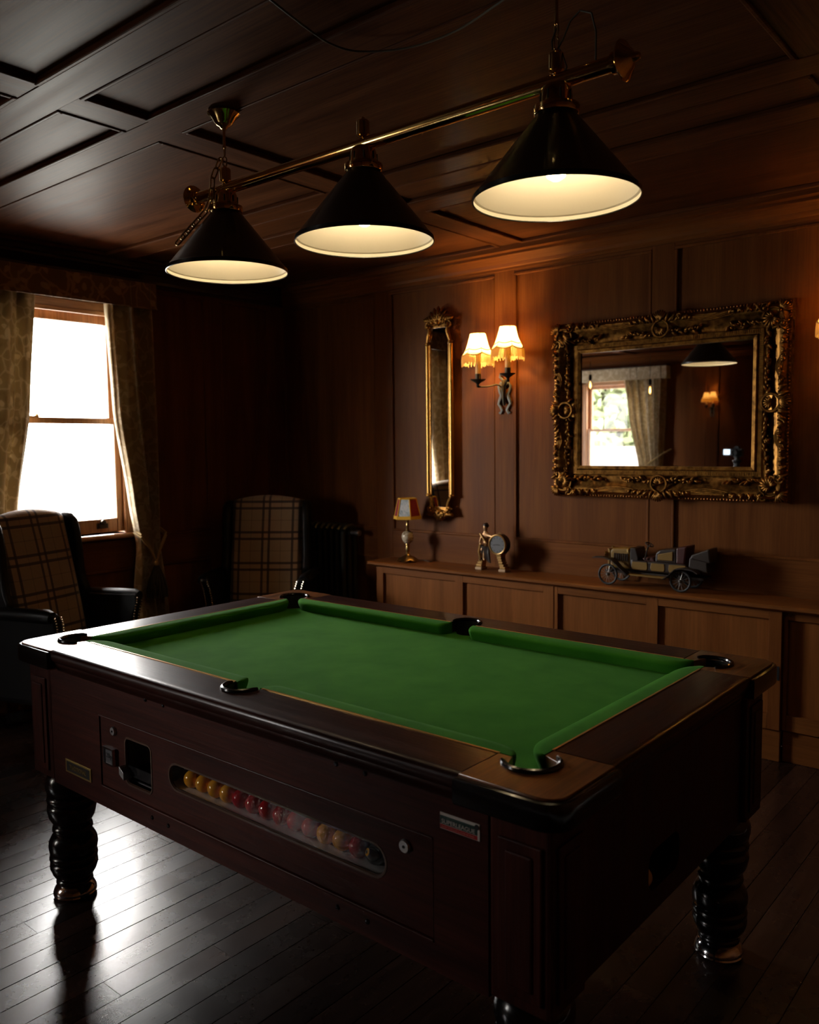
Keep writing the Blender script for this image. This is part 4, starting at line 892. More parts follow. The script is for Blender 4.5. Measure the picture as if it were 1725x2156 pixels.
tag(MB().tube(smooth_pts([(lx + 0.05, ly + 0.02, ZW + 0.004), (lx + 0.10, ly + 0.045, ZW + 0.012), (lx + 0.14, ly + 0.05, ZW + 0.005), (lx + 0.12, ly + 0.10, ZW + 0.004)]), 0.0025, 6).out('flex', 'cable_brown', TL, smooth=True))

# ------------------------------------------------------------------ mantel clock with seated figure
cx, cy = -1.075, 2.225
CK = thing('mantel_clock', (cx, cy, ZW), 'gilt figural mantel clock with a seated figure leaning on the dial', 'clock')
for dx, hh in ((-0.083, 0.115), (0.083, 0.098)):
    MB().box(cx + dx - 0.024, cx + dx + 0.024, cy - 0.03, cy + 0.03, ZW, ZW + 0.016).out('pedestal_foot', 'clock_stone', CK, bevel=0.004)
    t_ = MB(); sgn = 1 if dx < 0 else -1
    for k in range(7):
        f = k / 6; w_ = 0.020 - 0.006 * math.sin(PI * f) + (0.006 if k == 6 else 0); z_ = ZW + 0.016 + hh * k / 7; off = sgn * 0.026 * math.sin(PI * 0.5 * f)
        t_.box(cx + dx + off - w_, cx + dx + off + w_, cy - 0.024, cy + 0.024, z_, z_ + hh / 7 * 0.99)
    t_.out('pedestal', 'clock_gold', CK, bevel=0.003)
dz = ZW + 0.158; dx_ = cx + 0.052
MB().lathe([(0.052, 0.03), (0.060, 0.02), (0.062, -0.02), (0.058, -0.026)], 32, (dx_, cy, dz), 'y').out('clock_drum', 'clock_dark', CK, smooth=True)
MB().tube([(dx_ + 0.0555 * math.cos(t), cy - 0.027, dz + 0.0555 * math.sin(t)) for t in [2 * PI * k / 36 for k in range(36)]], 0.0055, 8, closed=True).out('bezel', 'clock_gold', CK, smooth=True)
dl = MB().lathe([(0, -0.0272), (0.051, -0.0272), (0.051, -0.02)], 32, (dx_, cy, dz), 'y').out('dial', 'dial_silver', CK)
for k in range(12):
    t = 2 * PI * k / 12; t_ = MB().box(-0.0015, 0.0015, -0.0005, 0.0005, 0.037, 0.046); t_.xf(Matrix.Translation((dx_, cy - 0.028, dz)) @ Matrix.Rotation(t, 4, 'Y')); t_.out('hour_mark', 'print_black', dl)
for ang, ln in ((math.radians(262), 0.03), (math.radians(95), 0.02)):
    t_ = MB().box(-0.0018, 0.0018, -0.0006, 0.0006, -0.004, ln); t_.xf(Matrix.Translation((dx_, cy - 0.0295, dz)) @ Matrix.Rotation(ang, 4, 'Y')); t_.out('hand', 'print_black', dl)
t_ = MB()
for k in range(5): t_.tube([(dx_ - 0.012 + 0.006 * k, cy, dz + 0.056), (dx_ - 0.016 + 0.008 * k, cy - 0.004, dz + 0.074 - abs(k - 2) * 0.005)], [0.004, 0.001], 6)
t_.out('crest', 'clock_gold', CK, smooth=True)
def skin_body(name, verts, edges, radii, mat, parent, sub=2):
    me = bpy.data.meshes.new(name); me.from_pydata(verts, edges, []); o = bpy.data.objects.new(name, me); C.objects.link(o); o.parent = parent
    if parent.type == 'EMPTY': o.location = -parent.location
    o.modifiers.new('skin', 'SKIN'); sv = me.skin_vertices[0].data
    for i, r in enumerate(radii): sv[i].radius = (r, r) if not hasattr(r, '__len__') else r
    sv[0].use_root = True
    md = o.modifiers.new('sub', 'SUBSURF'); md.levels = sub; md.render_levels = sub
    me.materials.append(M(mat)); o.modifiers['skin'].use_smooth_shade = True; return o
fx = cx - 0.045
V_ = [(fx, cy, ZW + 0.135), (fx - 0.002, cy, ZW + 0.175), (fx, cy, ZW + 0.208), (fx - 0.003, cy, ZW + 0.228), (fx - 0.004, cy - 0.002, ZW + 0.250), (fx - 0.005, cy, ZW + 0.268),
      (fx + 0.026, cy - 0.004, ZW + 0.205), (fx + 0.052, cy - 0.012, ZW + 0.200), (fx + 0.075, cy - 0.01, ZW + 0.205),
      (fx - 0.024, cy - 0.006, ZW + 0.203), (fx - 0.030, cy - 0.02, ZW + 0.165), (fx - 0.012, cy - 0.034, ZW + 0.150),
      (fx + 0.012, cy - 0.03, ZW + 0.125), (fx + 0.008, cy - 0.034, ZW + 0.07), (fx + 0.018, cy - 0.042, ZW + 0.062),
      (fx - 0.012, cy - 0.03, ZW + 0.125), (fx - 0.014, cy - 0.034, ZW + 0.072)]
E_ = [(0, 1), (1, 2), (2, 3), (3, 4), (4, 5), (2, 6), (6, 7), (7, 8), (2, 9), (9, 10), (10, 11), (0, 12), (12, 13), (13, 14), (0, 15), (15, 16)]
R_ = [0.020, 0.016, 0.017, 0.008, 0.016, 0.013, 0.010, 0.008, 0.006, 0.010, 0.008, 0.006, 0.015, 0.009, 0.006, 0.015, 0.009]
skin_body('figure', V_, E_, R_, 'skin_gold', CK, 2)
t_ = MB()
for k in range(9):
    a = k / 8; t_.tube([(fx - 0.02 + 0.05 * a, cy - 0.02 - 0.014 * math.sin(PI * a), ZW + 0.150 - 0.01 * a), (fx - 0.026 + 0.064 * a, cy - 0.034, ZW + 0.11), (fx - 0.022 + 0.075 * a, cy - 0.032 + 0.006 * math.sin(5 * a), ZW + 0.058 + 0.012 * math.sin(4 * a))], [0.008, 0.010, 0.005], 7)
t_.out('gown', 'clock_dark', CK, smooth=True)
t_ = MB().tube([(fx - 0.018, cy - 0.036, ZW + 0.155), (fx - 0.022, cy - 0.044, ZW + 0.11), (fx - 0.012, cy - 0.045, ZW + 0.065)], [0.007, 0.007, 0.004], 7); t_.tube([(fx - 0.03, cy - 0.02, ZW + 0.215), (fx + 0.002, cy - 0.024, ZW + 0.18), (fx + 0.02, cy - 0.022, ZW + 0.16)], 0.006, 7)
t_.out('sash_fold', 'clock_gold', CK, smooth=True)
MB().sphere((fx - 0.004, cy + 0.004, ZW + 0.262), 0.0175, 12, 8, (1, 1.05, 0.95)).out('hair', 'clock_dark', CK, smooth=True)

# ------------------------------------------------------------------ vintage model car (nose towards -x)
CR = thing('model_car', (-0.1, 2.245, ZW), 'vintage open top model car, yellow panels and spoked wheels', 'model car')
def cpart(nm, poly, y0, y1, mt, bev=0.004, par=None): return MB().prism([(px, ZW + pz) for px, pz in poly], 'y', y0, y1).out(nm, mt, par or CR, bevel=bev)
yN, yF_ = 2.185, 2.305
cpart('chassis', [(-0.34, 0.075), (0.19, 0.075), (0.19, 0.062), (-0.34, 0.062)], yN + 0.01, yF_ - 0.01, 'car_dark', 0.002)
cpart('bonnet', [(-0.315, 0.085), (-0.315, 0.178), (-0.30, 0.188), (-0.20, 0.196), (-0.195, 0.085)], yN + 0.018, yF_ - 0.018, 'car_yellow', 0.012)
cpart('radiator_grille', [(-0.328, 0.08), (-0.328, 0.186), (-0.314, 0.186), (-0.314, 0.08)], yN + 0.02, yF_ - 0.02, 'brass_aged')
for k in range(7): cpart('louvre', [(-0.29 + 0.012 * k, 0.125), (-0.286 + 0.012 * k, 0.125), (-0.286 + 0.012 * k, 0.165), (-0.29 + 0.012 * k, 0.165)], yN + 0.014, yN + 0.02, 'car_dark', 0)
cpart('dashboard', [(-0.195, 0.085), (-0.195, 0.20), (-0.165, 0.198), (-0.150, 0.150), (-0.150, 0.085)], yN + 0.004, yF_ - 0.004, 'car_dark', 0.004)
cpart('body_tub', [(-0.195, 0.082), (-0.19, 0.142), (-0.10, 0.135), (-0.06, 0.138), (0.10, 0.138), (0.115, 0.12), (0.12, 0.082)], yN, yF_, 'car_dark', 0.01)
for a, b2 in ((-0.185, -0.095), (-0.082, -0.004), (0.012, 0.105)):
    cpart('side_panel', [(a + 0.006, 0.090), (a, 0.105), (a + 0.004, 0.130), (b2 - 0.004, 0.130), (b2, 0.105), (b2 - 0.006, 0.090)], yN - 0.003, yN + 0.004, 'car_yellow', 0.003)
cpart('front_seat', [(-0.115, 0.13), (-0.135, 0.15), (-0.105, 0.155), (-0.075, 0.16), (-0.06, 0.13)], yN + 0.012, yF_ - 0.012, 'car_red', 0.006)
cpart('rear_seat', [(-0.06, 0.135), (-0.058, 0.180), (-0.035, 0.198), (0.05, 0.212), (0.055, 0.135)], yN + 0.004, yF_ - 0.004, 'car_dark', 0.008)
cpart('seat_side', [(-0.045, 0.148), (-0.045, 0.176), (0.035, 0.196), (0.035, 0.148)], yN - 0.001, yN + 0.006, 'car_yellow', 0.004)
cpart('seat_back', [(0.05, 0.135), (0.05, 0.215), (0.105, 0.228), (0.095, 0.135)], yN + 0.002, yF_ - 0.002, 'car_red', 0.008)
cpart('luggage_trunk', [(0.11, 0.10), (0.115, 0.17), (0.20, 0.195), (0.21, 0.10)], yN + 0.008, yF_ - 0.006, 'car_dark', 0.006)
cpart('folded_hood', [(0.12, 0.165), (0.125, 0.185), (0.215, 0.222), (0.225, 0.15), (0.205, 0.15)], yN + 0.004, yF_ - 0.002, 'car_dark', 0.008)
MB().box(-0.19, 0.03, yN - 0.035, yN + 0.0, ZW + 0.062, ZW + 0.068).out('running_board', 'car_yellow', CR); MB().box(-0.19, 0.03, yF_, yF_ + 0.025, ZW + 0.062, ZW + 0.068).out('running_board', 'car_yellow', CR)
MB().tube([(-0.145, 2.225, ZW + 0.15), (-0.105, 2.215, ZW + 0.215)], 0.003, 6).out('steering_column', 'brass_aged', CR)
MB().tube([(-0.10 + 0.020 * math.cos(t) * 0.85, 2.213 + 0.024 * math.sin(t), ZW + 0.22 - 0.010 * math.cos(t)) for t in [2 * PI * k / 18 for k in range(18)]], 0.0032, 6, closed=True).out('steering_wheel', 'car_dark', CR, smooth=True)
MB().tube([(-0.115, yN + 0.004, ZW + 0.142), (-0.098, yN + 0.002, ZW + 0.21), (-0.082, yN + 0.002, ZW + 0.222)], 0.004, 6).out('hand_brake', 'car_dark', CR)
for yy in (2.205, 2.285): MB().lathe([(0.006, 0.012), (0.015, 0.0), (0.016, -0.006), (0, -0.006)], 14, (-0.333, yy, ZW + 0.155), 'x').out('headlamp', 'brass_aged', CR, smooth=True)
MB().lathe([(0.009, 0), (0.009, 0.016), (0.004, 0.022), (0, 0.022)], 12, (-0.205, yN + 0.01, ZW + 0.175)).out('side_lamp', 'brass_aged', CR, smooth=True)
MB().lathe([(0.007, 0), (0.007, 0.008), (0, 0.012)], 10, (-0.318, 2.245, ZW + 0.186)).out('radiator_cap', 'brass_aged', CR, smooth=True)
def strip(nm, pts, y0, y1, th, mt):
    t_ = MB(); n = len(pts); up = [(a, ZW + b2) for a, b2 in pts]; lo = [(a, ZW + b2 - th) for a, b2 in pts][::-1]; t_.prism(up + lo, 'y', y0, y1); return t_.out(nm, mt, CR, smooth=True, angle=60)
for y0, y1 in ((yN - 0.045, yN + 0.004), (yF_ - 0.004, yF_ + 0.03)):
    strip('front_mudguard', [(-0.385, 0.142), (-0.36, 0.146), (-0.32, 0.146), (-0.275, 0.135), (-0.235, 0.10), (-0.19, 0.066)], y0, y1, 0.005, 'car_dark')
    strip('rear_mudguard', [(0.0, 0.062), (0.03, 0.085), (0.06, 0.115), (0.10, 0.124), (0.15, 0.118), (0.175, 0.105)], y0, y1, 0.005, 'car_dark')
wheel0 = None
for wx in (-0.305, 0.085):
    for wy, nm in ((yN - 0.022, 'n'), (yF_ + 0.014, 'f')):
        r = 0.0555
        W_ = MB().tube([(r * 0.9 * math.cos(t), 0, r * 0.9 * math.sin(t)) for t in [2 * PI * k / 32 for k in range(32)]], 0.0058, 8, closed=True).out('wheel', 'tyre_rubber', CR, smooth=True); W_.location = Vector((wx, wy, ZW + r)) - CR.location
        for k in range(14):
            t = 2 * PI * k / 14
            MB().tube([(0.006 * math.cos(t), -0.003, 0.006 * math.sin(t)), (0.046 * math.cos(t), 0, 0.046 * math.sin(t))], 0.0014, 5).out('spoke', 'spoke_steel', W_)
        MB().lathe([(0, -0.012), (0.005, -0.010), (0.009, -0.004), (0.009, 0.006), (0, 0.006)], 12, (0, 0, 0), 'y').out('hub', 'spoke_steel', W_, smooth=True)

# ------------------------------------------------------------------ ornament helpers (local x right, z up, y towards the room is -)
def leaf(mb, p, ang, ln, wd, th):
    m4 = Matrix.Translation(p) @ Matrix.Rotation(-ang, 4, 'Y') @ Matrix.Translation((ln * 0.5, 0, 0)) @ Matrix.Diagonal((ln * 0.62, th * 1.6, wd * 0.62, 1))
    bmesh.ops.create_uvsphere(mb.bm, u_segments=8, v_segments=6, radius=1.0, matrix=m4)
def scroll(mb, p, r0, turns, a0, sgn, tk):
    pts, rr = [], []
    n = int(14 * turns)
    for i in range(n + 1):
        t = i / n; r = r0 * (1 - 0.85 * t); a = a0 + sgn * 2 * PI * turns * t; pts.append((p[0] + r * math.cos(a), p[1] - 0.010 * t, p[2] + r * math.sin(a))); rr.append(tk * (1 - 0.45 * t))
    mb.tube(pts, rr, 6); mb.sphere(pts[-1], tk * 1.5, 8, 6)
def shell(mb, p, ang, spread, n, ln, wd, th):
    for k in range(n):
        a = ang + spread * (k / (n - 1) - 0.5) * 2; leaf(mb, p, a, ln * (0.8 + 0.2 * math.cos((a - ang) * 1.2)), wd, th)

# ------------------------------------------------------------------ big gilt mirror
MX, MZ, HWX, HWZ = -0.092, 1.656, 0.461, 0.308     # glass centre and half size
GM = thing('gilt_mirror', (MX, YB, MZ), 'large rectangular mirror in an ornate antique gilt frame', 'mirror')
prof = [(-0.004, 0.012), (-0.004, 0.040), (0.012, 0.044), (0.018, 0.040), (0.020, 0.034), (0.042, 0.034), (0.046, 0.030), (0.060, 0.027), (0.085, 0.034), (0.110, 0.050), (0.124, 0.058), (0.136, 0.058), (0.146, 0.046), (0.150, 0.034), (0.165, 0.030), (0.170, 0.002), (0.0, 0.002)]
def frame_side(sd):
    t_ = MB(); A, B = [], []
    for w_, d in prof:
        x_, z_ = HWX + w_, HWZ + w_
        ca, cb = {'t': ((-x_, z_), (x_, z_)), 'b': ((x_, -z_), (-x_, -z_)), 'l': ((-x_, -z_), (-x_, z_)), 'r': ((x_, z_), (x_, -z_))}[sd]
        A.append(t_.bm.verts.new((MX + ca[0], YB - d, MZ + ca[1]))); B.append(t_.bm.verts.new((MX + cb[0], YB - d, MZ + cb[1])))
    n = len(prof)
    for i in range(n): t_.bm.faces.new((A[i], A[(i + 1) % n], B[(i + 1) % n], B[i]))
    t_.bm.faces.new(A); t_.bm.faces.new(B[::-1]); return t_.out('frame_rail', 'gilt', GM, smooth=True, angle=30)
for sd in 'tblr': frame_side(sd)
# the silvered glass hangs a degree out of true
g = MB().box(-HWX - 0.003, HWX + 0.003, -0.003, 0.003, -HWZ - 0.003, HWZ + 0.003).out('mirror_glass', 'mirror', GM); g.location = (0, -0.022, 0); g.rotation_euler = (0, 0, 0.017)
# reeded strip and bead row
rd = MB()
def along(w_):
    x_, z_ = HWX + w_, HWZ + w_; out = []
    return [((-x_, z_), (x_, z_)), ((x_, z_), (x_, -z_)), ((x_, -z_), (-x_, -z_)), ((-x_, -z_), (-x_, z_))]
for (a, b2) in along(0.031):
    L_ = math.hypot(b2[0] - a[0], b2[1] - a[1]); n = int(L_ / 0.0085)
    for k in range(1, n):
        px, pz = a[0] + (b2[0] - a[0]) * k / n, a[1] + (b2[1] - a[1]) * k / n; hz = abs(b2[0] - a[0]) > abs(b2[1] - a[1])
        e1, e2 = (0.0022, 0.009) if hz else (0.009, 0.0022)
        rd.box(MX + px - e1, MX + px + e1, YB - 0.037, YB - 0.033, MZ + pz - e2, MZ + pz + e2)
tag(rd.out('reeding', 'gilt', GM), kind='stuff')
bd = MB()
for (a, b2) in along(0.158):
    L_ = math.hypot(b2[0] - a[0], b2[1] - a[1]); n = int(L_ / 0.016)
    for k in range(n): bd.sphere((MX + a[0] + (b2[0] - a[0]) * k / n, YB - 0.032, MZ + a[1] + (b2[1] - a[1]) * k / n), 0.0062, 8, 6)
tag(bd.out('beading', 'gilt_red', GM, smooth=True), kind='stuff')
rnd = random.Random(3)
for sx in (-1, 1):
    for sz in (-1, 1):
        t_ = MB(); cxo, czo = MX + sx * (HWX + 0.090), MZ + sz * (HWZ + 0.085); y_ = YB - 0.056
        ad = math.atan2(sz, sx)
        shell(t_, (cxo, y_, czo), ad + PI, 1.9, 11, 0.050, 0.014, 0.012); 
        t_.tube([(cxo + 0.047 * math.cos(t), y_ - 0.004, czo + 0.047 * math.sin(t)) for t in [ad - 2.4 + 4.8 * k / 20 for k in range(21)]], 0.0065, 6)
        for d_, sg in ((0, 1), (1, -1)):
            # arms along x then along z
            ax = (sx * -1, 0) if d_ == 0 else (0, sz * -1); pa = math.atan2(ax[1], ax[0]); oa = math.atan2(sz, 0) if d_ == 0 else math.atan2(0, sx)
            for k in range(9):
                q = 0.035 + 0.021 * k; bx_, bz_ = cxo + ax[0] * q + (sx * 0.04 if d_ else 0), czo + ax[1] * q + (0 if d_ else sz * 0.04)
                leaf(t_, (bx_, y_ - 0.004, bz_), oa + (0.7 if k % 2 else -0.5) * sg, 0.040 - 0.0022 * k, 0.013, 0.009)
                bx2, bz2 = cxo + ax[0] * q - (sx * 0.02 if d_ else 0), czo + ax[1] * q - (0 if d_ else sz * 0.02)
                leaf(t_, (bx2, y_ + 0.012, bz2), pa + rnd.uniform(-0.9, 0.9), 0.030, 0.013, 0.012); t_.sphere((bx2 + rnd.uniform(-.012, .012), y_ + 0.004, bz2 + rnd.uniform(-.012, .012)), rnd.uniform(0.005, 0.009), 8, 6)
            scroll(t_, (cxo + (sx * 0.045 if d_ else -sx * 0.035), y_ - 0.006, czo + (-sz * 0.035 if d_ else sz * 0.045)), 0.026, 1.4, ad + PI * d_, sg * sx * sz, 0.0055)
            scroll(t_, (cxo + ax[0] * 0.18 + (sx * 0.045 if d_ else 0), y_, czo + ax[1] * 0.18 + (0 if d_ else sz * 0.045)), 0.016, 1.2, pa, -sg * sx * sz, 0.005)
        for k in range(7):
            a = ad - 0.9 + 0.3 * k; leaf(t_, (cxo + 0.052 * math.cos(ad), y_, czo + 0.048 * math.sin(ad)), a, 0.044, 0.012, 0.009)
        t_.sphere((cxo + sx * 0.03, y_ - 0.012, czo + sz * 0.03), 0.010, 10, 8)
        tag(t_.out('corner_ornament', 'gilt', GM, smooth=True, angle=60), 'carved shell and leaf scrollwork')
for sd, (ox, oz) in {'t': (0, 1), 'b': (0, -1), 'l': (-1, 0), 'r': (1, 0)}.items():
    t_ = MB(); px, pz = MX + ox * (HWX + 0.085), MZ + oz * (HWZ + 0.085); y_ = YB - 0.056; oa = math.atan2(oz, ox); ta = oa + PI / 2
    t_.tube([(px + 0.042 * math.cos(t), y_, pz + 0.042 * math.sin(t)) for t in [2 * PI * k / 24 for k in range(24)]], 0.007, 6, closed=True)
    shell(t_, (px, y_ + 0.004, pz), oa + PI, 1.2, 7, 0.036, 0.012, 0.008)
    bx_, bz_ = px + 0.040 * math.cos(oa), pz + 0.040 * math.sin(oa)
    shell(t_, (bx_, y_ - 0.006, bz_), oa, 0.75, 7, 0.050, 0.012, 0.010)
    for sg in (-1, 1):
        for k in range(8):
            q = 0.03 + 0.017 * k; qx, qz = math.cos(ta) * q * sg, math.sin(ta) * q * sg
            leaf(t_, (px + qx + 0.035 * math.cos(oa), y_ - 0.004, pz + qz + 0.035 * math.sin(oa)), oa + sg * (0.9 if k % 2 else 0.4) , 0.044 - 0.003 * k, 0.013, 0.009)
            leaf(t_, (px + qx * 1.25 - 0.02 * math.cos(oa), y_ + 0.012, pz + qz * 1.25 - 0.02 * math.sin(oa)), ta + (PI if sg < 0 else 0) + rnd.uniform(-0.8, 0.8), 0.032, 0.014, 0.012)
            t_.sphere((px + qx * 1.2 - 0.015 * math.cos(oa) + rnd.uniform(-.012, .012), y_ + 0.004, pz + qz * 1.2 - 0.015 * math.sin(oa) + rnd.uniform(-.01, .01)), rnd.uniform(0.005, 0.008), 8, 6)
        scroll(t_, (px + math.cos(ta) * 0.10 * sg + 0.05 * math.cos(oa), y_ - 0.004, pz + math.sin(ta) * 0.10 * sg + 0.05 * math.sin(oa)), 0.018, 1.3, ta, sg, 0.005)
    tag(t_.out('centre_ornament', 'gilt', GM, smooth=True, angle=60), 'carved shell cartouche with leaf sprays')
    # swags of the wavy outer edge, either side of the cartouche
    span = HWX if ox == 0 else HWZ
    for sg in (-1, 1):
        for q in range(3):
            pts = []
            for k in range(9):
                f = k / 8; s_ = (0.12 + (span - 0.12 - 0.10) * f) * sg; out_ = 0.138 - 0.008 * q - 0.016 * math.sin(PI * f)
                pts.append((MX + (s_ if ox == 0 else ox * (HWX + out_)), YB - 0.060 + 0.003 * q, MZ + (s_ if oz == 0 else oz * (HWZ + out_))))
            MB().tube(pts, 0.0048, 6).out('edge_swag', 'gilt', GM, smooth=True)

# ------------------------------------------------------------------ tall narrow gilt mirror
NX = -1.535
NM = thing('narrow_mirror', (NX, YB, 1.66), 'tall narrow gilt mirror with carved crest, left of the lit sconce', 'mirror')
gl = [(-0.082, 1.17), (-0.055, 1.085), (-0.03, 1.075), (0.03, 1.075), (0.055, 1.085), (0.082, 1.17), (0.082, 2.09), (0.050, 2.20), (-0.050, 2.20), (-0.082, 2.09)]
me = plate([gl], 0.004); o = mkobj('mirror_glass', me, 'mirror', NM); o.rotation_euler = (PI / 2, 0, 0.034); o.location = (NX - NM.location.x, -0.0225, -1.66)
me = plate([[(a * 1.12, b2 if 1.1 < b2 < 2.15 else b2) for a, b2 in gl]], 0.012); o = mkobj('backboard', me, 'gilt_red', NM); o.rotation_euler = (PI / 2, 0, 0); o.location = (NX - NM.location.x, -0.010, -1.66)
for s_ in (-1, 1):
    MB().tube([(NX + s_ * 0.092, YB - 0.028, 1.165), (NX + s_ * 0.092, YB - 0.028, 2.095)], 0.0145, 14).out('column', 'gilt_bright', NM, smooth=True)
    MB().tube([(NX + s_ * 0.074, YB - 0.026, 1.165), (NX + s_ * 0.074, YB - 0.026, 2.095)], 0.007, 10).out('inner_column', 'gilt', NM, smooth=True)
    for z_ in (1.158, 2.102):
        t_ = MB().lathe([(0.012, -0.012), (0.021, -0.006), (0.021, 0.004), (0.013, 0.010)], 14, (NX + s_ * 0.09, YB - 0.028, z_)); t_.sphere((NX + s_ * 0.105, YB - 0.034, z_), 0.009, 8, 6); t_.out('capital', 'gilt', NM, smooth=True)
    MB().tube([(NX + s_ * 0.088, YB - 0.030, 2.11), (NX + s_ * 0.080, YB - 0.034, 2.14), (NX + s_ * 0.070, YB - 0.036, 2.17), (NX + s_ * 0.075, YB - 0.034, 2.20), (NX + s_ * 0.098, YB - 0.032, 2.215)], [0.012, 0.014, 0.014, 0.012, 0.008], 10).out('shoulder_scroll', 'gilt', NM, smooth=True)
    MB().tube([(NX + s_ * 0.086, YB - 0.030, 1.15), (NX + s_ * 0.070, YB - 0.034, 1.12), (NX + s_ * 0.064, YB - 0.036, 1.095), (NX + s_ * 0.075, YB - 0.036, 1.075), (NX + s_ * 0.098, YB - 0.034, 1.075)], [0.010, 0.012, 0.013, 0.012, 0.008], 10).out('shoulder_scroll', 'gilt', NM, smooth=True)
def crest(zc, up, ht):
    t_ = MB(); y_ = YB - 0.032; a = PI / 2 * up
    shell(t_, (NX, y_, zc + 0.02 * up), a, 1.0, 7, ht * 0.62, 0.020, 0.014)
    for s_ in (-1, 1):
        scroll(t_, (NX + s_ * 0.075, y_ - 0.004, zc + 0.012 * up), 0.026, 1.4, PI / 2, -s_ * up, 0.008); scroll(t_, (NX + s_ * 0.038, y_ - 0.008, zc + 0.035 * up), 0.022, 1.3, 0, s_ * up, 0.007)
        for k in range(6): leaf(t_, (NX + s_ * (0.012 + 0.014 * k), y_ - 0.004, zc + up * (0.02 + 0.004 * k)), a - s_ * up * (0.25 + 0.16 * k), ht * (0.42 - 0.04 * k), 0.018, 0.011)
        for k in range(5): t_.sphere((NX + s_ * (0.01 + 0.013 * k), y_ - 0.016, zc + up * (0.075 - 0.012 * k)), 0.008, 8, 6)
    t_.sphere((NX, y_ - 0.014, zc + 0.03 * up), 0.016, 10, 8); t_.box(NX - 0.06, NX + 0.06, YB - 0.03, YB - 0.004, min(zc, zc + 0.045 * up), max(zc, zc + 0.045 * up))
    return t_
tag(crest(2.195, 1, 0.165).out('crest', 'gilt', NM, smooth=True, angle=60), 'carved leaf crest'); tag(crest(1.085, -1, 0.105).out('base_carving', 'gilt', NM, smooth=True, angle=60), 'carved leaf pendant')

